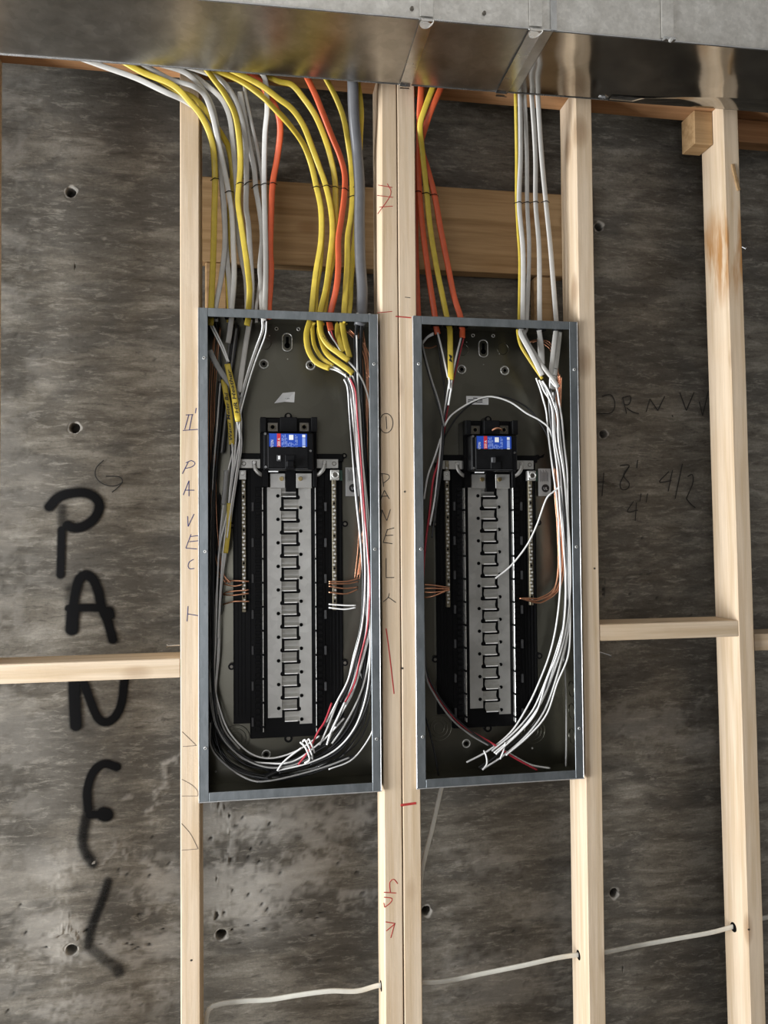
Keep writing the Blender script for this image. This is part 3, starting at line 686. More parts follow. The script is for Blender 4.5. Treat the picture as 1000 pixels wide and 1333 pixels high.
    base.box(*bb(303, 600, 448, 936.5, BF+.004, by-.0003)); base.box(*bb(325.5, 604, 415.5+9, 957, BF, BF+.004)); base.box(*bb(325.5, 934, 424.5, 957, BF+.004, by-.0003))
    base.box(*bb(313, 590, 447, 601, BF-.004, by-.0003))
    bo = base.build('bus_base', 'black_plastic', root)
    for (u, v, r) in ((375.5, 960.5, 5.4), (301.5, 867.5, 4.2), (449, 862.5, 4.2), (449, 682, 4), (302, 684, 4), (448, 593.5, 3.5)):
        p = q(u, v, BF+.006); tb = MB().cyl((p.x, by-.0003, p.z), (p.x, BF+.002, p.z), r*.0017, n=18).build('mounting_tab', 'black_plastic', bo, auto=.6)
        MB().cyl((p.x, BF+.0019, p.z), (p.x, BF+.0013, p.z), r*.0008, n=12).build('screw', 'dark_metal', tb)
    if second:
        p = q(449, 594, BF); MB().prism([(p.x-.012, p.z-.004), (p.x-.012, p.z+.003), (p.x+.006, p.z+.004), (p.x+.016, p.z+.010), (p.x+.012, p.z+.001)], BF, BF+.004).build('bent_tab', 'black_plastic', bo)
    # moulded ribs and clips
    rib = MB()
    for k in range(4):
        for s0_, e0_ in ((304.5+k*4.6, 305.7+k*4.6), (429.5+k*4.6, 430.7+k*4.6)):
            rib.box(*bb(s0_, 622, e0_, 932, BF+.0015, BF+.0042, .0004))
    rb = rib.build('moulded_ribs', 'black_plastic_matt', bo); rb['kind'] = 'stuff'
    cells = MB(); pit = 7.8
    for k in range(41):
        v = 634+k*pit
        cells.box(*bb(332.5, v, 339.5, v+5.4, BF-.003, BF+.001, .0008)); cells.box(*bb(413.5, v, 420.5, v+5.4, BF-.003, BF+.001, .0008))
    ce = cells.build('moulded_cells', 'black_plastic_matt', bo); ce['kind'] = 'stuff'
    for k in range(7):
        v = 654+k*46.6
        for u0, u1 in ((327.5, 330.5), (422.2, 425.2)):
            MB().box(*bb(u0, v, u1, v+11.5, BF-.006, BF-.0005, .0006)).build('clip', 'black_plastic_grey', bo)
    # side rails: thin bright strips held by black clips
    for u in (342.3, 410.8):
        a_ = q(u-1.3, 619, BF); b_ = q(u+1.3, 951, BF)
        rl = MB().box(a_.x, b_.x, BF-.015, BF-.0002, b_.z, a_.z, .0006).build('side_rail', 'bright_steel', root)
        for k in range(11):
            zz = q(u, 634+31.0*k, BF).z
            MB().box(a_.x-.0012, b_.x+.0012, BF-.0165, BF-.0002, zz-.0022, zz+.0022, .0006).build('rail_clip', 'black_plastic', rl)
    # ---- bus bars: two interleaved combs of fingers
    BY = .0745; BT = .0022
    A = lambda u, v: q(u, v, BY)
    xl0, xl1, xr1 = A(348, 700).x, A(366.2, 700).x, A(405, 700).x; xr0 = A(389.0, 700).x
    fl1, fr0 = A(385.6, 700).x, A(369.8, 700).x
    zt = A(376, 634.5).z; pz = .0254*.99; zk = [A(378, 646.8).z-k*pz for k in range(20)]
    zbl, zbr = A(376, 933.5).z, A(376, 943).z
    gap = .0056
    def comb(side):
        ks = range(0, 20, 2) if side == 0 else range(1, 20, 2)
        xi, xo, dx = (xl1, xl0, -.0030) if side == 0 else (xr0, xr1, .0030)
        zb_ = zbl if side == 0 else zbr
        poly = [(xo, zb_), (xo, zt), (xi, zt)]          # body strip, notched where the other bar's fingers end
        for k in (range(1, 20, 2) if side == 0 else range(0, 20, 2)):
            if zk[k]-gap*.8 < zb_+.004: continue
            poly += [(xi, zk[k]+.004), (xi+dx, zk[k]+.001), (xi+dx, zk[k]-gap*.7), (xi, zk[k]-gap)]
        poly += [(xi, zb_)]
        o = MB().prism(poly, BY, BY+BT).build('bus_bar', 'bus_aluminium', root)
        for k in ks:
            xa, xb = (xl1-.001, fl1) if side == 0 else (fr0, xr0+.001)
            top = zk[k]+pz-gap if k else zt
            h_ = top-zk[k]; prof = [(BY+.0002, top), (BY+.0022, top-h_*.18), (BY+.0048, top-h_*.42), (BY+.0050, zk[k]+h_*.36), (BY+.0020, zk[k]+.0045), (BY-.0030, zk[k]+.0026), (BY-.0062, zk[k]+.0012), (BY-.0062, zk[k])]
            V = [(x, y, z) for y, z in prof for x in (xa, xb)]; V2 = [(x, y+.0012, z-.0003) for x, y, z in V]; n_ = len(V); m_ = len(prof)-1
            F = [(2*j, 2*j+1, 2*j+3, 2*j+2) for j in range(m_)]+[(n_+2*j, n_+2*j+2, n_+2*j+3, n_+2*j+1) for j in range(m_)]+[(2*m_, 2*m_+1, n_+2*m_+1, n_+2*m_)]
            MB().add(V+V2, F).build('finger', 'bus_aluminium', o, auto=.9)
            la, lb = (xa+.005, xb) if side == 0 else (xa, xb-.005)
            MB().box(la, lb, BY-.0072, BY-.0056, zk[k]-.0006, zk[k]+.0017, .0004).build('finger_lip', 'lip_metal', o)
            u_ = A(362, 700).x if side == 0 else A(391.6, 700).x
            MB().cyl((u_, BY-.0002, zk[k]+.002), (u_, BY-.0010, zk[k]+.002), .0039, n=12).build('bus_hole', 'hole_black', o)
        return o
    cl_, cr_ = comb(0), comb(1)
    # feed tabs above the bus bars, with brass screws
    for (u0, u1, us, bo_) in ((351.5, 371.5, 366.6, cl_), (385.5, 406, 391, cr_)):
        a_, b_ = q(u0, 616, .068), q(u1, 635.5, .068)
        MB().box(a_.x, b_.x, .066, .0745, b_.z, a_.z, .001).build('feed_tab', 'bus_aluminium', bo_)
        p = q(us, 623.2, .066); mb = MB().cyl((p.x, .066, p.z), (p.x, .0615, p.z), .0050, .0042, n=14); s_ = mb.build('feed_screw', 'brass', bo_, auto=.5)
    MB().box(*bb(371.8, 612, 385.3, 640, .066, BF, .001, .066)).build('bus_barrier', 'black_plastic', bo)
    MB().box(*bb(340.8, 612, 349.5, 634, .060, BF, .001, .066)).build('bus_barrier', 'black_plastic', bo); MB().box(*bb(407.5, 612, 412.5, 634, .060, BF, .001, .066)).build('bus_barrier', 'black_plastic', bo)
    # ---- neutral bars
    for (u0, u1, v0, v1) in ((314.4, 320.3, 598 if second else 613, 797), (432.2, 438.6, 622, 794)):
        NY = .066
        a_, b_ = q(u0, v0, NY), q(u1, v1, NY)
        nb = MB().box(a_.x, b_.x, NY, NY+.010, b_.z, a_.z, .0008).build('neutral_bar', 'terminal_metal', root)
        sc = MB(); ho = MB(); z = a_.z-.016; xc = (a_.x+b_.x)/2; k = 0
        while z > b_.z+.004:
            if k % 9 == 5: ho.cyl((xc, NY-.0001, z), (xc, NY-.0007, z), .0026, n=10)
            else:
                dx = .0011*(1 if k % 2 else -1); sc.cyl((xc+dx, NY-.0001, z), (xc+dx, NY-.0018, z), .0026, .0022, n=8)
            ho.box(xc-.0046, xc+.0046, NY-.0004, NY-.0001, z-.0042, z-.0036)
            z -= .0078; k += 1
        o = sc.build('terminal_screws', 'bright_steel', nb); o['kind'] = 'stuff'; o = ho.build('terminal_slots', 'hole_black', nb); o['kind'] = 'stuff'
    # brackets, bonding straps and lug
    for s_, (u0, u1, us, ue, ub) in enumerate(((309, 341, 331, 343.2, 317.5), (411, 440.5, 422.3, 411, 435))):
        a_, b_ = q(u0, 597.5, .070), q(u1, 609.5, .070)
        br = MB().box(a_.x, b_.x, .070, .073, b_.z, a_.z, .0006).build('bracket', 'bus_aluminium', root)
        P = [q(us, 600, .066), q(us, 606, .064), q(us+(ue-us)*.15, 611.5, .063), q(us+(ue-us)*.6, 617, .064), q(ue, 619, .067)]
        MB().tube(spline(P, .004), .0042, .0010, 8).build('bonding_strap', 'bus_aluminium', br, smooth=True)
        p = q(us, 602, .063); MB().cyl((p.x, .0645, p.z), (p.x, .0615, p.z), .0042, .0034, n=12).build('screw', 'bright_steel', br, auto=.5)
        p = q(ub, 603.5, .07); MB().ring((p.x, .0698, p.z), .0040, .0008, 16, 5).build('stamped_ring', 'dark_metal', br, smooth=True)
    a_, b_ = q(430.2, 611.5, .060), q(447.5, 625, .060)
    lg = MB().box(a_.x, a_.x+.019, .058, .074, b_.z, a_.z, .0012).build('ground_lug', 'bus_aluminium', root)
    p = q(436.8, 618, .058); MB().ring((p.x, .0575, p.z), .0068, .0015, 20, 6).build('lug_screw', 'bright_steel', lg, smooth=True); MB().cyl((p.x, .0579, p.z), (p.x, .0572, p.z), .0046, n=14).build('lug_screw', 'dark_metal', lg)
    MB().box(a_.x+.0195, a_.x+.027, .070, .074, b_.z, a_.z, .0006).build('green_tab', plainmat('tab_green', (.02, .06, .04)), lg)
    a_, b_ = q(311, 612, .062), q(320.5, 624.5, .062)
    lg = MB().box(a_.x, b_.x, .061, .0655, b_.z, a_.z, .001).build('terminal_lug', 'bus_aluminium', root)
    p = q(316, 616, .061); MB().cyl((p.x, .061, p.z), (p.x, .058, p.z), .0040, .0034, n=12).build('lug_screw', 'bright_steel', lg, auto=.5)
    # ---- main breaker
    F1, F2 = .056, .0155
    a_, b_ = q(338.4, 543, F1), q(412.8, 612, F1)
    br = MB().box(a_.x, b_.x, F1, by-.0004, b_.z, a_.z, .0025).build('main_breaker', 'black_plastic', root)
    c_, d_ = q(343, 562.5, F2), q(408.6, 611.5, F2)
    MB().box(c_.x, d_.x, F2, F1, d_.z, c_.z, .0025).build('breaker_face', 'black_plastic', br)
    MB().box(c_.x+.010, d_.x-.012, F2-.0012, F2, d_.z+.004, c_.z-.030, .001).build('breaker_cover', 'black_plastic_matt', br)
    p = q(375.3, 542.5, F1+.01); MB().cyl((p.x, by-.0004, p.z), (p.x, F1+.008, p.z), .0085, n=20).build('breaker_tab', 'black_plastic', br, auto=.6)
    p = q(375.3, 541.5, F1+.01); MB().cyl((p.x, F1+.0079, p.z), (p.x, F1+.0065, p.z), .0038, n=12).build('screw', 'dark_metal', br)
    for u0, u1, ur in ((348.2, 362.2, 355), (389.3, 402.6, 396)):
        e_, g_ = q(u0, 550, F1-.002), q(u1, 562.2, F1-.002)
        lg = MB().box(e_.x, g_.x, F1-.003, F1+.006, g_.z, e_.z, .001).build('main_lug', 'dark_metal', br)
        p = q(ur, 556, F1-.003); MB().ring((p.x, F1-.0032, p.z), .0052, .0012, 18, 6).build('lug_socket', 'terminal_metal', br, smooth=True); MB().cyl((p.x, F1-.0031, p.z), (p.x, F1-.0038, p.z), .0042, n=14).build('lug_socket', 'hole_black', br)
    for e0, e1 in ((338.9, 346.5), (404.5, 412.3), (364.5, 386.5)):
        e_, g_ = q(e0, 544.5, F1), q(e1, 561.5, F1); MB().box(e_.x, g_.x, F1-.020, F1+.001, g_.z-.004, e_.z, .001).build('lug_barrier', 'black_plastic_matt', br)
    for u, v in ((345.3, 564.7), (346, 608), (404.3, 587)):
        p = q(u, v, F2); MB().cyl((p.x, F2-.0001, p.z), (p.x, F2-.0016, p.z), .0026, n=12).build('screw', 'strap_steel', br)
    MB().tube([q(349, 566, F2-.001), q(349.3, 609.5, F2-.001)], .0005, .0005, 6).build('breaker_seam', 'black_plastic_grey', br)
    MB().tube([q(350, 610.2, F2-.001), q(401, 610.2, F2-.001)], .0006, .0005, 6).build('breaker_seam', 'black_plastic_grey', br)
    p = q(356, 613.8, F2+.01); MB().box(p.x-.010, p.x+.010, F2+.006, F2+.012, p.z-.0012, p.z+.0012, .0004).build('breaker_clip', 'label_white', br)
    # label
    LY = F2-.0006
    l0, l1 = q(350.4, 564.2, LY), q(399.8, 586, LY)
    MB().box(l0.x, l1.x, LY, F2-.0001, l1.z, l0.z).build('breaker_label', 'label_blue', br)
    sx = lambda f: l0.x+(l1.x-l0.x)*f; sz = lambda f: l1.z+(l0.z-l1.z)*f
    MB().box(sx(.205), sx(.305), LY-.0002, LY, l1.z, l0.z).build('rating_stripe', 'label_red', br)
    text_mesh('EATON', .0080, 'label_print', 'label_white', br, (sx(.115), LY-.0003, sz(.04)), stretch=.72)
    text_mesh('200 A', .0078, 'label_print', 'label_white', br, (sx(.29), LY-.0004, sz(.22)), stretch=.9)
    lines = MB(); rr = random.Random(5)
    for k in range(11):
        f0 = .335+.0395*k; z_ = .04
        while z_ < .92:
            e = rr.uniform(.06, .22)
            if not (.50 < f0+.01 and f0 < .66 and z_+e > .58) and z_+e < .97: lines.box(sx(f0), sx(f0+.016), LY-.0003, LY, sz(z_), sz(z_+e))
            z_ += e+rr.uniform(.03, .10)
    o = lines.build('label_fine_print', 'label_pale_blue', br); o['kind'] = 'stuff'
    MB().box(sx(.525), sx(.64), LY-.0004, LY, sz(.62), sz(.93), .0001).build('label_square', 'label_white', br)
    MB().box(sx(.875), sx(.955), LY-.0003, LY, sz(.04), sz(.24)).box(sx(.875), sx(.955), LY-.0003, LY, sz(.78), sz(.95)).build('label_block', 'label_white', br)
    MB().box(sx(.875), sx(.955), LY-.0003, LY, sz(.28), sz(.74)).build('label_block', 'label_pale_blue', br)
    # switch handle and its window
    e_ = q(363, 596, F2-.001)
    if not second:
        MB().box(e_.x-.0040, e_.x+.0050, F2-.0025, F2-.001, e_.z-.007, e_.z+.006, .0008).build('handle_window', 'black_plastic_grey', br)
        MB().box(e_.x-.0015, e_.x+.0028, F2-.0030, F2-.0025, e_.z-.0035, e_.z+.004).build('window_mark', 'label_white', br)
        h_ = q(378, 601, F2); MB().box(h_.x-.0085, h_.x+.0085, F2-.012, F2, h_.z-.013, h_.z+.002, .0025).build('switch_handle', 'black_plastic', br)
        MB().box(h_.x-.0105, h_.x+.0095, F2-.003, F2, h_.z-.016, h_.z+.014, .001).build('handle_guard', 'black_plastic_matt', br)
    else:
        h_ = q(373, 597, F2); MB().box(h_.x-.0040, h_.x+.0055, F2-.008, F2, h_.z-.006, h_.z+.006, .0015).build('switch_handle', 'black_plastic_grey', br)
        h_ = q(378, 604, F2); MB().box(h_.x-.0125, h_.x+.0105, F2-.003, F2, h_.z-.008, h_.z+.009, .001).build('handle_guard', 'black_plastic_matt', br)
    return root
def plainmat(n, c):
    if n not in M: plain(n, c, .5)
    return M[n]
panel1 = make_panel(0.0, 'open grey electrical panel beside the stud marked II, crowded with yellow cable ends', False)
panel2 = make_panel(OFF, 'open grey electrical panel with a white and black wire arched over its breaker', True)
# knockout bushings where cables enter through the top
for root, ox, us in ((panel1, 0, (276, 300, 324, 343, 409, 428, 447, 469)), (panel2, OFF, (568, 584, 602, 678, 704, 726))):
    for u in us:
        p = PX(u, 416, .05); MB().cyl((p.x, .05, Z0+PH+.0010), (p.x, .05, Z0+PH-.007), .0135, .0115, n=14).build('cable_bushing', 'black_plastic_matt', root, auto=.6)

# ------------------------------------------------------------------ cables and their conductors
JW = {'yellow': (.0063, .0028), 'white': (.0056, .0026), 'orange': (.0066, .0031), 'grey': (.0118, .0110)}
def depth_for(v):      # cables hang in front of the plate and settle into the stud bay lower down
    t = min(1, max(0, (v-125)/110)); t = t*t*(3-2*t); return -.008*(1-t)+.046*t
TUBES = []; FOLLOW = []
def reg(P, a, b, n, name, mt, parent, ox, am=0.0, tw=None, inv=1.0):
    TUBES.append(dict(P=np.array([tuple(p) for p in P]), a=a, b=b, n=n, name=name, mt=mt, parent=parent, ox=ox, am=am, tw=tw, inv=inv))
def inbox(p, ox):
    return Vector((min(max(p.x, ox+.006), ox+PW-.006), min(max(p.y, .006), .089), min(max(p.z, Z0+.006), Z0+PH-.004)))
_tw = random.Random(11)
def cable(color, pts, label, group, tie=None, sheath=None, ox=0.0, Y0=None, end_y=.05, dy=0.0, mt=None, half=None):
    """pts: path above the box, sheath: the jacket inside the box as (u, v, Y)."""
    root = empty('cable'); tag(root, label, 'cable', group)
    P = []
    (ua, va), (ub, vb) = pts[0][:2], pts[1][:2]
    ext = (ua-(ub-ua)*.8, va-max(10, (vb-va)*.8))
    for pt in [ext]+list(pts):
        Y = pt[2] if len(pt) > 2 else (depth_for(pt[1]) if Y0 is None else Y0)
        P.append(PX(pt[0], pt[1], Y+dy*min(1, max(0, (pt[1]-140)/80))))
    last = P[-1]; P[-1] = Vector((last.x, end_y, last.z))
    if sheath:
        P.append(Vector((P[-1].x*.6+PX(*sheath[0]).x*.4, .048, Z0+PH-.004)))
        P += [inbox(PX(*q), ox) for q in sheath]
    else:
        P.append(Vector((P[-1].x, .048, Z0+PH-.012)))
    a, b = half or JW[color]; ph = _tw.uniform(0, 6.28); am = _tw.uniform(.10, .32) if color != 'grey' else 0; fr = _tw.uniform(4, 8)
    root.location = P[-1]
    reg(spline(P, .0035), a, b, 12, 'sheath', mt or 'jacket_'+color, root, ox, am, lambda t: am*math.sin(t*fr+ph), .12 if color == 'grey' else 1.0)
    if tie:
        u, v, sl_ = tie
        Yt = depth_for(v) if Y0 is None else Y0; Yt += dy
        A, B = PX(u-5.5, v+sl_, Yt-.004), PX(u+5.5, v-sl_, Yt-.004); mid = (A+B)/2+Vector((0, -.002, 0))
        A.y += .006; B.y += .006
        FOLLOW.append((MB().tube(spline([A, mid, B], .003), .0010, .0007, 6).build('tie_strand', 'black_plastic', root), root))
    return root
def wire(parent, color, pts, ox, r=.00175, name=None):
    P = [inbox(PX(*q), ox) for q in pts]
    nm = name or {'wire_white': 'white_conductor', 'wire_black': 'black_conductor', 'wire_red': 'red_conductor', 'copper': 'bare_conductor'}.get(color, 'conductor')
    reg(spline(P, .0035), r, r*.98, 7, nm, color, parent, ox, inv=.15 if r > .004 else 1.0)
_bw = random.Random(23)
def bundle(parents, guide, n, spread, ysp, colors, ox, r=.00175, cut=0):
    for k in range(n):
        f = (k/(max(1, n-1))-.5)*2 if n > 1 else 0
        lane = f; ya = _bw.uniform(-1, 1); pts = []
        for (u, v, Y) in guide:
            lane += _bw.uniform(-.28, .28); ya += _bw.uniform(-.3, .3)
            pts.append((u+lane*spread, v+_bw.uniform(-3, 3)+lane*spread*.3, Y+ya*ysp))
        if cut:
            e = _bw.randint(0, cut); pts = pts[:len(pts)-e] if e else pts
        wire(parents[k % len(parents)], colors[k % len(colors)], pts, ox, r)
def text_on(body, size, p0, p1, mt, parent):       # writing along p0 -> p1
    cu = bpy.data.curves.new('tmp', 'FONT'); cu.body = body; cu.size = size; cu.extrude = .0001; cu.resolution_u = 2; cu.shear = .2; cu.offset = .00012
    o = bpy.data.objects.new('tmp', cu); COL.objects.link(o); bpy.context.view_layer.update()
    me = bpy.data.meshes.new_from_object(o.evaluated_get(bpy.context.evaluated_depsgraph_get())); bpy.data.objects.remove(o); bpy.data.curves.remove(cu)
    w_ = max(v.co.x for v in me.vertices); d = (p1-p0); L = d.length; d = d/L; up = Vector((-d.z, 0, d.x)); 
    if up.length < 1e-6: up = Vector((-1, 0, 0))
    up.normalize(); nrm = Vector((0, -1, 0))
    for v in me.vertices: x, y, z = v.co; v.co = p0+d*(x*L/w_)+up*(y-size*.3)+nrm*z
    me.name = 'handwriting'; me.materials.clear(); me.materials.append(M[mt]); ob = bpy.data.objects.new('handwriting', me); COL.objects.link(ob); par(ob, parent); FOLLOW.append((ob, parent)); return ob

GA = 'cables fanning into the II panel beside its stud'
GB = 'cables curving into the II panel beside the grey cable'
GC = 'orange and yellow cables into the panel with arched wires'
GD = 'white cables into the panel with arched wires'
# --- first panel, bunch next to the stud
c1 = cable('white', [(100, 74), (136, 87), (177, 102), (215, 121), (241, 134, .003), (262, 152, .012), (277, 182), (287, 228), (292, 270), (293, 320), (288, 362), (281, 402)], 'white flat cable crossing lowest over the front of the II stud', GA, dy=.016)
c2_ = cable('yellow', [(157, 79), (186, 96), (226, 115, -.004), (248, 137, .000), (265.5, 160, .012), (277, 190), (280, 231), (279, 280), (278, 325), (275, 399)], 'first yellow flat cable from the II stud at the tie strands', GA, (279.5, 233, 1), [(274.5, 418, .04), (274, 424, .04)])
c3_ = cable('white', [(178, 80), (206, 96), (226, 106), (252, 115, -.006), (267, 128, .006), (277, 153), (283, 179), (290, 211), (297, 246), (302, 280), (304, 325), (305, 362), (302, 401)], 'second white flat cable from the II stud at the tie strands', GA, (298, 249, .5), [(301, 420, .05), (299, 436, .06), (297, 448, .065)])
c4_ = cable('white', [(205, 83), (235, 92), (252, 103, -.006), (267, 121, .004), (276, 138), (283, 170), (286, 205), (289, 245), (292, 283), (295, 330), (299, 370), (301, 401)], 'first white flat cable from the II stud at the tie strands', GA, (291, 250, 2), dy=.012)
c5_ = cable('yellow', [(200, 98), (229, 117, -.002), (252, 128, .004), (270, 147), (290, 176), (299, 196), (303, 234), (298, 283), (296, 317), (296.5, 355), (299, 399)], 'second yellow flat cable from the II stud, half hidden behind white cables', GA, dy=.022)
c6_ = cable('yellow', [(264, 87), (278, 105), (293, 125), (306, 150), (312, 185), (313, 219), (310, 260), (314, 292), (319, 325), (323, 355), (325, 378), (323.5, 402)], 'third yellow flat cable from the II stud, twisting bright above the panel', GA, (312, 238, 1), [(323, 418, .045), (321.5, 425, .045)], dy=-.014)
c7_ = cable('white', [(217, 83), (247, 93), (270, 109), (289, 128), (299, 152), (303, 185), (306, 215), (308, 245), (310, 304), (314, 334), (320, 362), (322, 401)], 'white flat cable tucked behind the twisting yellow cable above the II panel', GA, dy=.020)
c8_ = cable('white', [(235, 85), (264, 93), (287, 103), (305, 127), (315, 156), (320, 190), (321, 234), (320.5, 270), (323.5, 292), (326, 334), (328, 370), (327, 401)], 'white flat cable just past the twisting yellow one at the tie strands', GA, (322, 238, 3), [(324, 424, .05), (319, 455, .055), (315, 484, .055), (311.5, 512, .055)])
c9_ = cable('white', [(318, 108), (320, 122), (328, 161), (336, 199), (341, 234), (343, 280), (342, 330), (338, 370), (334, 401)], 'thin white cable slanting behind the others beside the orange cable', GA, dy=.014, half=(.0035, .0022))
c10_ = cable('white', [(318, 150), (325, 190), (331, 219), (333, 245), (336, 262), (340, 288), (341.5, 313), (338.6, 348), (340, 370), (341, 402)], 'second white flat cable from the orange one over the II panel', GA, (333, 241, 2.5), dy=.006)
c11_ = cable('white', [(325, 88), (335, 92), (345, 104), (348, 141), (345, 176), (344, 234), (345, 280), (346, 325), (346, 370), (345, 401)], 'white flat cable touching the orange one over the II panel', GA, (344.5, 239, .5), [(343.5, 419, .04), (343.5, 423, .04)])
c12_ = cable('orange', [(305, 90), (331, 98), (345, 115), (361, 144), (365, 170), (361, 205), (355, 240), (353, 280), (352, 325), (353, 355), (350, 401)], 'orange flat cable among the white cables fanning into the II panel', GA, (355.5, 238, -.5), dy=.004)
# --- first panel, bunch next to the grey cable
c13 = cable('yellow', [(275, 90), (310, 105), (336, 124), (360, 147), (380, 168), (395, 189), (405, 214), (412, 243), (418, 273), (418, 313), (411, 357), (406, 404)], 'outermost yellow cable of the bunch beside the grey cable, farthest from it', GB, (412, 243, 0), [(403, 420, .045), (399, 436, .04), (401, 455, .035), (409, 470, .03), (419, 477, .028), (428.5, 481, .026)])
c13b = cable('yellow', [(268, 88), (300, 98), (336, 116), (365, 144), (385, 170), (399, 196), (408, 222), (415, 250), (420, 290), (418, 340), (413, 375), (411, 404)], 'narrow yellow cable lying just behind the outermost one of the bunch', GB, None, [(407, 424, .055), (409, 448, .045), (417.5, 465, .035), (425, 472, .03), (433, 478, .028)], dy=.014, half=(.0045, .0024))
c14 = cable('yellow', [(293, 90), (336, 112), (362, 130), (380, 143), (395, 164), (407, 194), (417, 221), (424.5, 243), (431, 273), (433, 303), (429.5, 337), (424.5, 375), (417, 406)], 'second yellow cable in from the outer side of the grey cable bunch', GB, (425, 241.5, 0), [(416, 419, .04), (418.6, 436, .033), (427, 449.5, .028), (439.5, 459, .022), (454, 470, .02)])
c15 = cable('yellow', [(339, 93), (362, 105), (380, 110), (395, 127), (410, 149), (421, 174), (429.5, 201), (436, 233), (437, 263), (436, 300), (433, 337), (428, 365), (422, 405)], 'yellow cable touching the orange one in the grey cable bunch', GB, (436.5, 243, -1), [(416, 430, .05), (421, 452, .042), (428.5, 465, .036), (442, 476, .03), (458, 489, .028)], dy=.010)
c16 = cable('orange', [(398.5, 98), (410, 122), (421, 149), (432, 177), (443, 204), (449, 229), (448, 258), (444, 288), (440.6, 313), (440.6, 347), (438, 375), (431, 406)], 'orange flat cable running among yellow cables beside the grey cable', GB, (449, 245.5, -1.5), [(429, 420, .045), (431, 430, .042)], dy=-.010)
c17 = cable('yellow', [(424, 100), (439, 127), (449, 152), (455.5, 184), (459, 214), (460, 251), (457, 283), (453, 308), (452, 347), (448, 405)], 'yellow cable between the orange cable and the thick grey cable', GB, (460, 252, .5), [(445, 421, .055), (449, 444, .05), (455, 466, .045)])
c18 = cable('yellow', [(467, 104), (471.6, 139), (470, 177), (467, 240), (464, 290), (460, 330), (457, 365), (454, 402)], 'yellow cable emerging from behind the thick grey cable', GB, None, [(441, 421, .06), (440, 436, .06), (447, 458, .055)], dy=.022)
c19 = cable('grey', [(459, 104, -.010), (460.5, 152, .012), (465, 201, .04), (468, 243, .045), (468, 288, .045), (469, 337, .045), (471.6, 375, .045), (471.6, 404, .045)], 'thick grey round cable clamped into the top of the II panel', None, (466, 246, -4), [(469, 418, .045), (468, 424, .045)])
# clamp of the grey cable
p = PX(471, 408, .045)
MB().box(p.x-.022, p.x+.022, .033, .060, Z0+PH+.0012, Z0+PH+.010, .002).cyl((p.x-.012, .033, Z0+PH+.006), (p.x-.012, .026, Z0+PH+.006), .0045, n=10).cyl((p.x+.014, .033, Z0+PH+.006), (p.x+.014, .026, Z0+PH+.006), .0045, n=10).build('cable_clamp', 'bright_steel', c19, auto=.5)

zz_ = [(419.5+k*.95, 437+k*1.02+(1.6 if k % 2 else -1.4), .0185) for k in range(17)]
FOLLOW.append((MB().tube([PX(*q_) for q_ in zz_], .0005, .0003, 5).build('handwriting', 'ink_black', c14), c14))
# conductors of the first panel, left gutter
WW, WB, WR, CU = 'wire_white', 'wire_black', 'wire_red', 'copper'
GLn = [(303, 622, .055), (296, 666, .055), (286, 712, .055), (283, 762, .055), (281, 830, .06), (279, 885, .06)]
wire(c11_, WW, [(342.5, 421, .04), (343, 432, .04), (336, 450, .045), (321, 494, .045), (313, 528, .045), (314, 560, .05)]+GLn+[(287, 925, .06), (300, 955, .06), (325, 980, .06), (352, 987, .06), (385, 978, .06), (416, 958, .06)], 0)
wire(c11_, WB, [(345, 421, .05), (346, 434, .05), (339, 452, .055), (325, 494, .055), (316, 530, .055), (317, 565, .06), (311, 605, .06), (301, 660, .065), (292, 720, .07), (288, 800, .07)], 0)
wire(c10_, WW, [(341, 421, .045), (341, 434, .045), (333, 455, .05), (324, 480, .05), (315, 512, .05), (310, 545, .05), (305, 600, .055), (299, 652, .055), (291, 715, .055), (287, 770, .06), (284, 830, .06)], 0)
wire(c10_, WW, [(347, 423, .04), (345, 440, .04), (333, 470, .045), (322, 505, .045), (313, 545, .045), (312, 585, .05), (307, 620, .05), (301, 660, .055), (296, 700, .06)], 0, .0016)
wire(c2_, WW, [(274, 424, .04), (280, 436, .04), (288, 452, .04), (296, 471, .04)], 0)
wire(c2_, WW, [(276, 422, .045), (284, 438, .045), (292, 455, .045), (298, 472, .043)], 0)
# labelled jacket ends
def jacket(parent, color, pts, ox, half=None, mt=None, nm='jacket_end'):
    a, b = half or JW[color]; reg(spline([inbox(PX(*q), ox) for q in pts], .0035), a, b, 12, nm, mt or 'jacket_'+color, parent, ox)
jacket(c2_, 'yellow', [(296, 474, .034), (299.5, 490, .032), (303.7, 507, .030), (307, 528, .030), (310.7, 550, .032)], 0, (.0062, .0026))
text_on('HR Heather', .0105, PX(309.4, 540, .026), PX(298.2, 481, .027), 'ink_black', c2_)
jacket(c5_, 'yellow', [(291, 494, .046), (294, 512, .044), (298.5, 536, .042), (300.5, 558, .042), (301.6, 578.5, .044)], 0, (.0058, .0026))
text_on('Water Meter Bd', .0095, PX(301, 574, .0385), PX(294.5, 511, .0385), 'ink_black', c5_)
jacket(c4_, 'white', [(272.8, 456, .030), (280, 471, .032), (289, 486, .036), (296, 496, .037), (303, 505, .038), (311, 520, .042)], 0, (.0058, .0027), 'jacket_grey_light')
jacket(c5_, 'yellow', [(298.5, 655, .05), (297.5, 689, .05), (294, 720, .05)], 0, (.0048, .0024))
jacket(c7_, 'white', [(294.6, 612, .05), (293, 634, .05), (290.7, 657, .05)], 0, (.0046, .0024), 'jacket_grey_light')
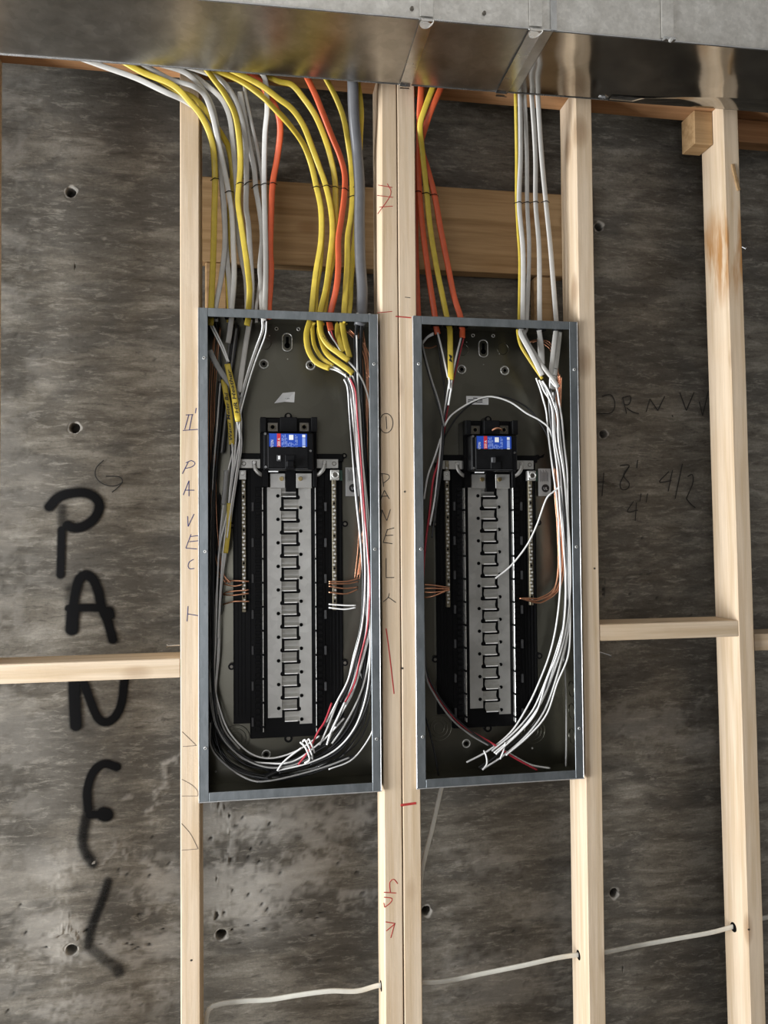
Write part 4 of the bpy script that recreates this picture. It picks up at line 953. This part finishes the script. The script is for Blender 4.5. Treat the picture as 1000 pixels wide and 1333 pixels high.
for pr, pts in ((c2_, [(309, 549, .032), (312, 572, .04), (311, 600, .045), (304, 640, .05), (297, 680, .055), (290, 740, .06), (286, 800, .06), (283, 860, .06), (281, 905, .06), (291, 948, .065), (312, 975, .065)]),
                (c2_, [(311.5, 549, .034), (314.5, 578, .045), (309, 618, .05), (302, 665, .055), (296, 710, .06)]),
                (c5_, [(302, 577, .044), (303, 600, .05), (300, 630, .05), (298, 655, .05)]), (c5_, [(294, 719, .05), (290, 748, .055), (286, 795, .06), (285, 850, .06), (281, 900, .065), (283, 930, .065)]),
                (c7_, [(291, 657, .05), (287, 690, .055), (284, 740, .055), (280, 800, .06), (277, 880, .06)]), (c8_, [(311, 511, .055), (309, 540, .06), (305, 580, .06), (296, 620, .06), (289, 680, .06), (284, 740, .065), (281, 800, .065), (276, 870, .065)])):
    wire(pr, WW, pts, 0)
for pr, pts in ((c5_, [(300.5, 577, .046), (300, 620, .06), (294, 700, .065), (289, 780, .07)]), (c8_, [(312.5, 511, .058), (311, 560, .065), (305, 620, .07), (297, 700, .075)]),
                (c1, [(281, 418, .05), (284, 440, .06), (288, 480, .07), (286, 540, .07), (279, 600, .06), (275, 680, .06), (274, 760, .06)])):
    wire(pr, WB, pts, 0)
left_par = [c1, c3_, c4_, c5_, c7_, c8_, c9_, c10_, c12_]
bundle(left_par, [(288, 500, .075), (284, 560, .07), (279, 620, .065), (277, 700, .06), (276, 790, .06), (276, 880, .06), (280, 930, .06), (292, 960, .06), (318, 986, .06), (350, 996, .055), (385, 990, .05), (420, 970, .05), (450, 935, .05)], 7, 4, .014, [WB, WB, WW, WB, WB, WB, WB], 0, cut=2)
bundle(left_par, [(280, 640, .07), (276, 760, .065), (274, 880, .06), (276, 950, .06), (290, 985, .055), (320, 1006, .05), (355, 1011, .045), (395, 1005, .045), (432, 993, .045), (458, 982, .045)], 8, 5, .016, [WB, WB, WB, WB, WW, WB, WB, WB], 0, cut=3)
bundle([c3_, c4_], [(284, 425, .075), (279, 470, .075), (276, 530, .07), (277, 600, .06), (279, 680, .06), (286, 740, .06), (296, 760, .062)], 4, 4, .012, [CU], 0, .0012)
bundle([c7_, c8_], [(305, 424, .07), (303, 450, .075), (298, 490, .078), (293, 530, .075), (287, 590, .07)], 4, 5, .008, ['jacket_grey_light', WB, 'jacket_grey_light', WB], 0, .0022)
wire(c7_, 'jacket_grey_light', [(274, 940, .05), (275, 972, .045), (297, 997, .04), (326, 1013, .035), (352, 1014, .035), (390, 1007, .035), (426, 997, .035), (455, 986, .035)], 0, .0018)  # white strand drawn grey, the shade down there put into its colour
wire(c9_, 'jacket_grey_light', [(275, 900, .055), (281, 940, .05), (296, 968, .05), (320, 988, .045), (350, 998, .04), (380, 995, .04), (407, 984, .04)], 0, .0018)  # another white strand greyed to carry the shade at the box bottom
# bare grounds at the neutral bars
for pts in ([(289, 757.5, .070), (305, 756, .062), (324, 757, .062)], [(290, 760, .072), (304, 763, .064), (316, 761, .062)], [(290, 774, .072), (303, 775, .062), (324, 772.5, .062)], [(290, 787, .072), (305, 783, .062), (324, 783, .062)], [(290, 773, .074), (300, 770, .066), (324, 768, .064)]):
    wire(c3_, CU, pts, 0, .0016)
for pts in ([(467, 753, .068), (450, 757, .062), (428, 757, .062)], [(467, 757, .070), (450, 760, .063), (428, 759.5, .062)], [(466, 767, .068), (450, 773, .062), (428, 771, .062)], [(466, 764, .07), (448, 766, .064), (428, 763, .064)]):
    wire(c14, CU, pts, 0, .0016)
for pts in ([(463, 788, .06), (450, 788, .060), (428, 786.5, .062)], [(463, 791, .06), (448, 793, .060), (428, 791, .062)]):
    wire(c15, WW, pts, 0, .0017)
# conductors of the first panel, right gutter
right_par = [c13, c13b, c14, c15, c16, c17, c18]
for pr, s_ in ((c13, (427, 480)), (c13b, (432, 478)), (c14, (452, 469)), (c15, (457, 488))):
    u, v = s_
    wire(pr, WW, [(u-2, v-1, .027), ((u+452)/2, (v+494)/2-2, .03), (456, 500, .034), (462, 520, .04), (466, 550, .045), (469, 600, .05), (473, 660, .05), (479, 715, .05), (482, 765, .05), (480, 820, .05), (471, 862, .05), (459, 900, .05), (443, 930, .045), (428, 960, .04)] if pr is not c14 else
         [(452, 469, .02), (463, 481, .025), (473, 498, .03), (480, 520, .035), (482, 545, .04), (483, 600, .04), (483, 680, .04), (484, 760, .04), (483, 830, .04), (476, 880, .045), (464, 915, .045), (446, 948, .04), (432, 968, .04)], 0, .0019)
bundle(right_par, [(452, 492, .035), (458, 510, .04), (461, 545, .05), (465, 600, .055), (470, 650, .055), (475, 705, .055), (478, 760, .055), (475, 815, .055), (466, 855, .055), (458, 888, .05), (446, 915, .045), (432, 945, .042), (420, 970, .04)], 11, 5.5, .014, [WW, WB, WW, WB, WW, WB, WR, WW, WB, WW, WB], 0, .0018, cut=2)
bundle(right_par, [(465, 440, .06), (467, 500, .06), (472, 580, .06), (478, 680, .06), (482, 780, .06), (482, 860, .055), (476, 905, .05), (462, 945, .05), (436, 975, .05), (402, 994, .05), (362, 1003, .05), (325, 995, .055), (298, 974, .06), (280, 940, .06)], 8, 5, .014, [WB, WB, WW, WB, WB, WB, WB, WB], 0, cut=4)
bundle(right_par, [(470, 870, .07), (480, 905, .065), (478, 935, .06), (465, 962, .06), (445, 985, .055), (415, 1000, .05), (385, 1008, .05)], 5, 6, .01, [WB, WW, WB, WB, WW], 0, .0015, cut=2)
# heavy black conductors of the grey cable
for k, dx in enumerate((-3.5, 3)):
    wire(c19, WB, [(468+dx, 422, .045), (466.5+dx, 455, .045), (467+dx, 485, .05), (470+dx, 540, .06), (474+dx, 620, .065), (479+dx, 720, .065), (481+dx, 820, .065), (474+dx, 900, .06), (455+dx, 950, .055), (420+dx, 985, .05), (370, 1000, .05), (335, 1018, .03)], 0, .0042)
bundle([c17, c18], [(470, 430, .06), (476, 462, .06), (478, 500, .065), (477, 560, .07), (476, 640, .07), (472, 710, .07), (467, 752, .07)], 4, 3.5, .008, [CU], 0, .0014)
bundle([c17, c18], [(452, 432, .06), (462, 438, .06), (470, 448, .06), (477, 465, .055), (480, 490, .05)], 4, 3, .006, [CU], 0, .0012)
wire(c16, WW, [(428, 418, .045), (428, 430, .045), (433, 440, .05), (441, 452, .055), (452, 470, .055)], 0); wire(c16, WR, [(431, 428, .042), (434, 438, .048), (440, 448, .055), (450, 466, .06)], 0)
wire(c16, WR, [(432, 915, .035), (423, 939, .03), (414, 953, .028), (402, 977, .028), (388.6, 995, .03)], 0, .002)
for pts in ([(391, 966, .03), (397, 972, .022), (402, 983, .020), (403, 989, .022), (397, 993, .030)], [(394, 966, .03), (397, 963, .023), (402, 972, .018), (406, 982, .020), (407, 988, .03)], [(399, 967, .03), (402, 962, .023), (406, 970, .019), (409.5, 980, .024)]):
    wire(c13, WW, pts, 0, .0019, 'wrap_strand')
wire(c13, WW, [(393, 973, .03), (378, 984, .03), (368, 993, .03), (361, 1003, .03)], 0, .0019)
wire(c13b, WW, [(448, 912, .04), (440, 930, .036), (431, 950, .034), (425, 968, .034)], 0, .0021)

# --- second panel, orange and yellow cables
d1 = cable('orange', [(575, 112), (561, 145), (549, 182), (543, 212), (541.5, 260), (541.5, 330), (543, 411)], 'orange flat cable hugging the doubled stud into the arched wire panel', GC, ox=OFF, dy=.016)
d2 = cable('orange', [(548, 112, -.008), (545, 165, .020), (545, 225), (548, 275), (553, 320), (560, 370), (567, 412)], 'orange flat cable between the stud and the yellow cable above the arched wires', GC, (545, 249, -.5), [(568, 426, .05), (570, 435, .05)], ox=OFF)
d3 = cable('orange', [(549, 112, .000), (548, 160, .030), (550, 195, .045), (557, 220), (566, 255), (574, 300), (583, 345), (591, 385), (599, 412)], 'orange flat cable leaning away from the stud past the yellow one', GC, (566, 253, -.5), [(602, 428, .05), (602, 440, .048)], ox=OFF, dy=.006)
d4 = cable('yellow', [(565, 110), (552, 145), (547, 165), (550, 200), (555, 245), (560, 295), (567, 340), (575, 380), (583, 412)], 'yellow flat cable between the orange ones above the arched wires', GC, (555.5, 251, -.5), [(585, 429, .045), (584, 458, .045), (581, 499, .045)], ox=OFF, dy=-.006)
text_on('M', .010, PX(583, 476, .041), PX(584, 464, .041), 'ink_black', d4)
e0 = cable('yellow', [(671, 118), (672.5, 200), (672.5, 255), (674.5, 300), (677, 340), (677, 413)], 'thin yellow cable beside the straight white cables over the arched wire panel', GD, None, [(674.5, 430, .045), (678, 448, .04), (689, 467, .035), (706.7, 493, .03)], ox=OFF, half=(.0034, .0024))
e1 = cable('white', [(677, 118), (678, 200), (676, 265), (681, 330), (682, 413)], 'first straight white cable from the thin yellow one', GD, (676, 263, 0), [(678, 436, .042), (691.5, 461, .034), (705.6, 489, .028)], ox=OFF, dy=-.006)
e2 = cable('white', [(683, 118), (686, 200), (686.5, 265), (689, 325), (685, 414)], 'second straight white cable from the thin yellow one', GD, (686.5, 263, 0), [(683, 438, .05), (697, 465, .042), (708, 486, .04), (719.6, 508, .038)], ox=OFF, dy=.010, half=(.0048, .0024))
e3 = cable('white', [(692, 118), (697, 200), (697.5, 265), (702, 325), (703.5, 415)], 'third straight white cable from the thin yellow one', GD, (697.5, 262.5, 0), [(702, 430, .05), (704, 444, .05), (707, 474, .048)], ox=OFF)
e4 = cable('white', [(700, 120), (705, 200), (711, 265), (717, 325), (726, 416)], 'fourth straight white cable from the thin yellow one, slanting towards the stud', GD, (711, 262, 0), [(724, 430, .05), (721, 453, .042), (717, 489, .04)], ox=OFF, dy=-.004)
jacket(e4, 'white', [(729, 432, .05), (726.5, 460, .046), (724, 485, .046), (721.5, 506, .048)], OFF)
jacket(e3, 'white', [(700.5, 440, .056), (702, 458, .056), (704, 472, .056)], OFF, (.0036, .0024))
for v in (479, 488): 
    u = 725-(v-470)*.11; FOLLOW.append((MB().tube([PX(u-3, v, .0425), PX(u+3, v+.6, .0425)], .0006, .0005, 6).build('jacket_mark', 'ink_black', e4), e4))
jacket(d2, 'white', [(549, 449, .05), (556, 440, .055), (564, 436, .055)], OFF, (.0018, .0017), 'wire_white', 'white_conductor')
# left side conductors
for pr, col, pts in (
    (d2, WB, [(569, 433, .05), (572, 455, .05), (575, 478, .05), (579, 505, .05), (580, 540, .055), (577, 580, .06)]),
    (d2, WW, [(570, 433, .048), (573.5, 455, .047), (576.5, 480, .047), (580, 510, .05)]),
    (d3, WB, [(602, 439, .048), (594, 470, .045), (583, 513, .045), (577, 550, .045), (574.6, 590, .05), (570, 630, .05), (566, 680, .055)]),
    (d3, WW, [(600, 440, .046), (592, 470, .043), (585, 500, .043), (580, 530, .043)]),
    (d3, WR, [(603.5, 440, .05), (596, 470, .05), (586, 512, .05), (578, 560, .052), (571, 600, .052), (564, 625, .052), (559, 668, .052), (553, 718, .05), (550, 780, .05), (550, 830, .045), (556, 878, .045), (569, 905, .05), (592, 935, .05), (613, 952, .05), (640, 967, .05), (668, 985, .05), (699, 1006, .05)]),
    (d1, WB, [(549, 440, .05), (551, 458, .045), (559, 489, .04), (569, 522, .04), (576, 556, .042), (575, 600, .045), (570, 640, .05), (562, 700, .05)]),
    (d1, 'jacket_grey_light', [(548, 444, .052), (553, 466, .046), (561, 494, .042), (571, 526, .042), (577, 556, .044)]),
    (d4, WB, [(581, 498, .045), (580, 520, .048), (577, 550, .05), (573, 590, .05), (566, 625, .052), (559, 665, .055), (554, 720, .055)]),
    (d4, WW, [(580.5, 498, .047), (577, 545, .05), (573, 585, .05), (567, 645, .05), (560, 684, .05)]),
    (d4, WW, [(574, 570, .055), (566, 595, .06), (557, 620, .06), (552, 650, .06)]),
    (d1, WB, [(552, 800, .05), (554, 865, .045), (566, 898, .048), (589, 930, .05), (611, 950, .052), (640, 970, .055)]),
    (d1, 'jacket_grey_light', [(551, 810, .05), (553.5, 875, .043), (566, 905, .046), (588, 936, .048), (612, 956, .05), (636, 970, .05)]),
    (d2, WW, [(640, 968, .055), (662, 980, .055), (690, 995, .055), (716, 1004, .055)]),
    (d2, WB, [(553, 930, .05), (560, 955, .05), (567, 985, .05), (571, 1010, .05)]),
    (d2, WW, [(549, 448, .05), (556, 439, .055), (564, 434, .055)])):
    wire(pr, col, pts, OFF, .0021 if col != WR else .0023)
for pr, pts in ((d1, [(549, 452, .06), (560, 453, .065), (568, 450, .068)]), (d2, [(552, 761, .060), (565, 762, .06), (585, 765, .06)]), (d2, [(552, 766, .062), (566, 766, .06), (585, 767, .06)]), (d2, [(552, 771, .064), (566, 771, .06), (585, 768.5, .06)]), (d2, [(552, 778, .066), (564, 776, .06), (579, 770, .058)])):
    wire(pr, CU, pts, OFF, .0016)
# arch over the breaker
wire(e1, WW, [(577, 556, .045), (587, 541, .045), (608, 526.5, .048), (629, 517.5, .05), (645, 517, .05), (665.6, 524, .05), (686, 538, .048), (703, 547, .045), (716, 559, .042), (724, 585, .04)], OFF, .0019)
wire(e1, WB, [(575, 578, .05), (593, 546, .055), (613.6, 525.5, .058), (634, 517, .06), (658, 517, .06), (686, 530, .058), (707, 556, .052), (718, 582, .05), (723, 610, .05)], OFF, .0019)
# right side conductors
rp = [e0, e1, e2, e3, e4]
bundle(rp, [(707, 495, .032), (714, 509, .034), (720, 523, .038), (725, 542, .04), (727, 575, .042), (732, 615, .045), (737, 660, .045), (741, 710, .045), (743, 760, .045), (740, 810, .045), (731, 850, .045), (718, 890, .045), (703, 925, .045), (680, 955, .045), (650, 981, .04), (622, 999, .035)], 8, 7, .010, [WW, WW, WB, WW, WW, WB, WW, WW], OFF, .0019, cut=1)
bundle(rp, [(716, 508, .05), (717, 535, .05), (721, 570, .055), (728, 610, .055), (735, 670, .055), (739, 740, .055), (735, 820, .055), (722, 870, .055), (707, 915, .05), (684, 948, .05), (655, 975, .045)], 4, 4, .01, [WB, WW, WB, WW], OFF, .0017, cut=2)
wire(e2, WW, [(630, 977, .035), (633, 984, .028), (634, 994, .028), (629, 1002, .035)], OFF, .0018, 'wrap_strand')
wire(e1, WW, [(658, 966, .035), (655, 978, .033), (651, 988, .035)], OFF, .0019)
wire(e3, WW, [(730.6, 633, .03), (722, 640, .03), (712, 650, .032), (699, 684, .04), (686, 710, .045), (665.6, 736, .055), (645, 753, .066)], OFF, .0019)
wire(e3, 'jacket_grey_light', [(734, 850, .06), (737, 900, .06), (737.5, 960, .06), (737, 1003, .06)], OFF, .0019)
bundle([e2, e3, e4], [(726, 490, .06), (727, 530, .06), (725, 580, .06), (726, 640, .06), (729.5, 690, .06), (730.5, 735, .06), (724, 768, .06), (705, 781, .06), (692, 781, .06), (680, 779, .06)], 5, 2.6, .006, [CU], OFF, .0016)
bundle([e3, e4], [(690, 445, .07), (700, 441, .072), (712, 447, .07), (720, 462, .065), (724, 490, .06)], 3, 2.5, .005, [CU], OFF, .0013)

# bare copper stub in the second breaker's terminal
P = [PX(637, 563, .040), PX(643, 559, .036), PX(648, 557.5, .034), PX(654, 560, .038)]
MB().tube(spline(P, .003), .0026, .0016, 8).build('copper_stub', 'copper', panel2, smooth=True)

# ------------------------------------------------------------------ settle the cables: no strand passes through another
from mathutils.bvhtree import BVHTree
def settle():
    bpy.context.view_layer.update()
    studs = [(.3704, .4112), (.4112, .4510), (-.0395, .0000), (.8155, .8555)]
    V, F = [], []
    for o in bpy.data.objects:
        if o.type != 'MESH' or o.name.split('.')[0] in ('flange', 'flange_edge', 'flange_screw', 'screw_recess', 'cable_bushing', 'copper_stub'): continue
        r_ = o
        while r_.parent: r_ = r_.parent
        if not r_.name.startswith('electrical_panel'): continue
        k = len(V); w_ = wloc(o); V += [v.co+w_ for v in o.data.vertices]; F += [[k+i for i in p.vertices] for p in o.data.polygons]
    bvh = BVHTree.FromPolygons(V, F)
    tid = np.concatenate([np.full(len(t['P']), i) for i, t in enumerate(TUBES)]); P0 = np.concatenate([t['P'] for t in TUBES])
    a_ = np.array([t['a'] for t in TUBES])[tid]; b_ = np.array([math.hypot(t['b'], t['a']*math.sin(t['am'])) for t in TUBES])[tid]
    inv = np.array([t['inv'] for t in TUBES])[tid]; ox = np.array([t['ox'] for t in TUBES])[tid]
    first = np.r_[True, tid[1:] != tid[:-1]]; last = np.r_[tid[1:] != tid[:-1], True]
    inside = P0[:, 2] < Z0+PH-.004
    lw = np.where(ox > 0, ox+.0092, ox+.0016)
    def sides(P):
        P[inside, 0] = np.clip(P[inside, 0], (lw+a_+.0004)[inside], (ox+PW-.0020-a_)[inside]); P[inside, 2] = np.maximum(P[inside, 2], (Z0+.0020+a_)[inside])
        for x0, x1 in studs:            # beside a stud, or in front of it
            o_ = ~inside & (P[:, 1] > SF-b_-.001) & (P[:, 2] < ZT)
            m1 = o_ & (P[:, 0] > (x0+x1)/2) & (P[:, 0] < x1+a_+.0005) & (P[:, 1] > SF+.012); P[m1, 0] = (x1+a_+.0005)[m1]
            m2 = o_ & (P[:, 0] <= (x0+x1)/2) & (P[:, 0] > x0-a_-.0005) & (P[:, 1] > SF+.012); P[m2, 0] = (x0-a_-.0005)[m2]
    sides(P0)
    L = P0[:, [0, 2]].copy()            # strands are only moved in depth, so this stays
    nxt = np.where(last[:, None], L-np.roll(L, 1, 0), np.roll(L, -1, 0)-L); tan = nxt/np.maximum(np.linalg.norm(nxt, axis=1, keepdims=True), 1e-9)
    # candidate pairs by a cell grid
    cs = .0190; cell = np.floor((L-L.min(0))/cs).astype(np.int64)+2; key = cell[:, 0]*4096+cell[:, 1]; order = np.argsort(key, kind='stable'); ks = key[order]
    I, J = [], []
    for dx in (-1, 0, 1):
        for dy in (-1, 0, 1):
            kk = key+dx*4096+dy; lo_ = np.searchsorted(ks, kk, 'left'); hi_ = np.searchsorted(ks, kk, 'right'); n_ = hi_-lo_
            ii_ = np.repeat(np.arange(len(key)), n_); off = np.arange(n_.sum())-np.repeat(np.cumsum(n_)-n_, n_); jj = order[np.repeat(lo_, n_)+off]
            m_ = tid[ii_] < tid[jj]; ii_, jj = ii_[m_], jj[m_]
            dd = L[jj]-L[ii_]; m_ = np.hypot(dd[:, 0], dd[:, 1]) < a_[ii_]+a_[jj]+.002
            I.append(ii_[m_]); J.append(jj[m_])
    I = np.concatenate(I); J = np.concatenate(J)
    dd = L[J]-L[I]; full = np.hypot(dd[:, 0], dd[:, 1])
    o = np.lexsort((full, tid[J], I)); I, J, full, dd = I[o], J[o], full[o], dd[o]
    keep = np.r_[True, (I[1:] != I[:-1]) | (tid[J][1:] != tid[J][:-1])]; I, J, full, dd = I[keep], J[keep], full[keep], dd[keep]
    al = (dd*tan[J]).sum(1); perp = np.sqrt(np.maximum(full**2-np.minimum(al**2, .0022**2), 0))
    q_ = perp/(a_[I]+a_[J]); flat = (a_[I] > 1.3*b_[I]) | (a_[J] > 1.3*b_[J])
    m_ = q_ < 1; I, J, q_, flat = I[m_], J[m_], q_[m_], flat[m_]
    need = (b_[I]+b_[J])*np.where(flat, np.sqrt(1-q_**4), np.sqrt(1-q_**2))*1.10
    # a conductor starts inside its own jacket: leave those joints alone
    pos = np.arange(len(tid)); st = pos[first][tid]; en = pos[last][tid]; ends = np.minimum(pos-st, en-pos)
    par_ = np.array([hash(t['parent'].name) % (1 << 40) for t in TUBES])[tid]
    m_ = ~((par_[I] == par_[J]) & (np.minimum(ends[I], ends[J]) < 7)); I, J, need = I[m_], J[m_], need[m_]
    # one side per stretch of contact
    o = np.lexsort((I, tid[J], tid[I])); I, J, need = I[o], J[o], need[o]
    brk = np.r_[True, (tid[I][1:] != tid[I][:-1]) | (tid[J][1:] != tid[J][:-1]) | (I[1:]-I[:-1] > 4)]; run = np.cumsum(brk)-1
    mean = np.bincount(run, P0[J, 1]-P0[I, 1])/np.bincount(run)
    rank = np.bincount(tid, P0[:, 1])/np.bincount(tid)+np.arange(len(TUBES))*1e-7          # one order for all keeps it free of knots
    sg = np.where(rank[tid[J]] > rank[tid[I]], 1.0, -1.0); far = np.abs(mean)[run] > .012; sg = np.where(far, np.sign(mean)[run], sg)
    lo = np.where(inside, .0030+b_, np.where(P0[:, 2] > 2.445, -.0285, -.06)+b_); hi = np.full(len(P0), .147)-b_
    infront = np.zeros(len(P0), bool)
    for x0, x1 in studs: infront |= ~inside & (P0[:, 0] > x0-a_) & (P0[:, 0] < x1+a_) & (P0[:, 1] < SF+.012)
    infront |= ~inside & (P0[:, 2] > ZT-.004)
    hi = np.where(infront, SF-.0006-b_, hi)
    def floor_hi(P):
        for i in np.nonzero(inside)[0]:
            best = .0958
            for ex in (-a_[i], -.5*a_[i], 0, .5*a_[i], a_[i]):
                h = bvh.ray_cast((P[i, 0]+ex, .0031, P[i, 2]), (0, 1, 0), .2)
                if h[0] is not None: best = min(best, h[0].y)
            hi[i] = max(best-b_[i]-.0003, lo[i])
    floor_hi(P0)
    Y0_ = P0[:, 1].copy(); Y = np.clip(Y0_, lo, hi); N = len(Y); wI = inv[I]/(inv[I]+inv[J]); wJ = 1-wI
    # a conductor stays joined to the jacket it comes out of
    EI, EJ = [], []
    jac = np.array([t['name'] in ('sheath', 'jacket_end') for t in TUBES])
    for i in np.nonzero((first | last) & inside)[0]:
        m_ = (par_ == par_[i]) & jac[tid] & (tid != tid[i]); m_ &= (np.hypot(L[:, 0]-L[i, 0], L[:, 1]-L[i, 1]) < a_+.004) & (np.abs(P0[:, 1]-P0[i, 1]) < .02)
        if m_.any():
            c = np.nonzero(m_)[0]; EI.append(i); EJ.append(c[np.argmin(np.hypot(L[c, 0]-L[i, 0], L[c, 1]-L[i, 1]))])
    EI = np.array(EI); EJ = np.array(EJ)
    IT = 600; ds = np.maximum(np.linalg.norm(nxt, axis=1), 1e-4); req = need
    for it in range(IT):
        if it % 20 == 10:      # steeper strands need more room
            sl_ = np.abs(np.where(last, Y-np.roll(Y, 1), np.roll(Y, -1)-Y))/ds; req = need*np.minimum(np.sqrt(1+np.maximum(sl_[I], sl_[J])**2), 1.7)
        viol = np.maximum(0, req-sg*(Y[J]-Y[I]))
        act = viol > 0
        s1 = np.bincount(I, -sg*viol*wI, N)+np.bincount(J, sg*viol*wJ, N); c1_ = np.bincount(I, act, N)+np.bincount(J, act, N)
        Y = Y+1.25*s1/np.maximum(c1_, 1)
        de = Y-Y0_; l_ = np.where(first, de, np.roll(de, 1)); r_ = np.where(last, de, np.roll(de, -1)); k = .55 if it < IT*.6 else (.25 if it < IT*.9 else .08)
        for _ in range(2): de = de*(1-k)+k*.5*(l_+r_); l_ = np.where(first, de, np.roll(de, 1)); r_ = np.where(last, de, np.roll(de, -1))
        Y = Y0_+de
        for rep in range(2):
            g_ = Y[EJ]-Y[EI]; tgt = np.sign(g_)*np.maximum(np.abs(g_)-.5*b_[EJ], 0); Y = Y+np.bincount(EI, .7*tgt, N)-np.bincount(EJ, .15*tgt, N)
        Y = np.clip(Y, lo, hi)
    P1 = P0.copy(); P1[:, 1] = Y
    for i, t in enumerate(TUBES):
        m_ = tid == i; t['Q'] = P1[m_]; t['P'] = P0[m_]
settle()
for t in TUBES:
    MB().tube(t['Q'], t['a'], t['b'], t['n'], twist=t['tw']).build(t['name'], t['mt'], t['parent'], smooth=True)
for o, root_ in FOLLOW:                 # ties and writing ride on their jacket
    A = np.concatenate([t['P'] for t in TUBES if t['parent'] == root_ and t['name'] in ('sheath', 'jacket_end')]); B = np.concatenate([t['Q'] for t in TUBES if t['parent'] == root_ and t['name'] in ('sheath', 'jacket_end')])
    w_ = np.array(wloc(o))
    for v in o.data.vertices:
        p_ = np.array(v.co)+w_; k = np.argmin(((A-p_)[:, [0, 2]]**2).sum(1)+.2*(A-p_)[:, 1]**2); v.co = Vector(p_+(B[k]-A[k])-w_)

# --- cable running through the studs near the floor, and one hanging behind the second panel
def loose(pts, label, half=(.0052, .0026)):
    P = [PX(*q) for q in pts]
    for p in P:
        if abs(p.x) < .02 and p.z < .6: p.x = max(p.x, .0058)      # runs down beside the stud, not into it
    o = MB().tube(spline(P), half[0], half[1], 12).build('cable', 'jacket_cream', smooth=True); tag(o, label, 'cable'); return o
loose([(267, 1360, .06), (267.5, 1335, .055), (272, 1314, .05), (286, 1307, .05), (318, 1303, .05), (352, 1301, .05), (390, 1295, .05), (430, 1290, .052), (465, 1290, .055), (492, 1283, .06), (520, 1280, .06), (547, 1279, .06), (580, 1277, .055), (630, 1267, .052), (680, 1257, .052), (725, 1247, .055), (752, 1243, .06), (790, 1239, .06), (830, 1231, .058), (880, 1222, .057), (925, 1214, .057), (955, 1206, .06), (990, 1196, .06), (1030, 1188, .06)], 'white flat cable strung through drilled holes in the studs near the bottom')
loose([(588, 990, .104), (577, 1018, .104), (571, 1042, .098), (562, 1082, .080), (554, 1112, .066), (548.5, 1140, .060), (545.5, 1175, .060), (545, 1215, .070)], 'white cable hanging behind the arched wire panel beside the doubled studs', (.0050, .0026))
for st, u, v, xs_ in ((s2, 491, 1284, .3712), (s4, 751, 1243.5, .8170), (s5, 950, 1207.5, 1.1950)):
    p = PX(u, v, .058); MB().cyl((xs_-.0006+.0, .058, p.z), (xs_+.002, .058, p.z), .0105, n=18).build('drilled_hole', 'hole_black', st)
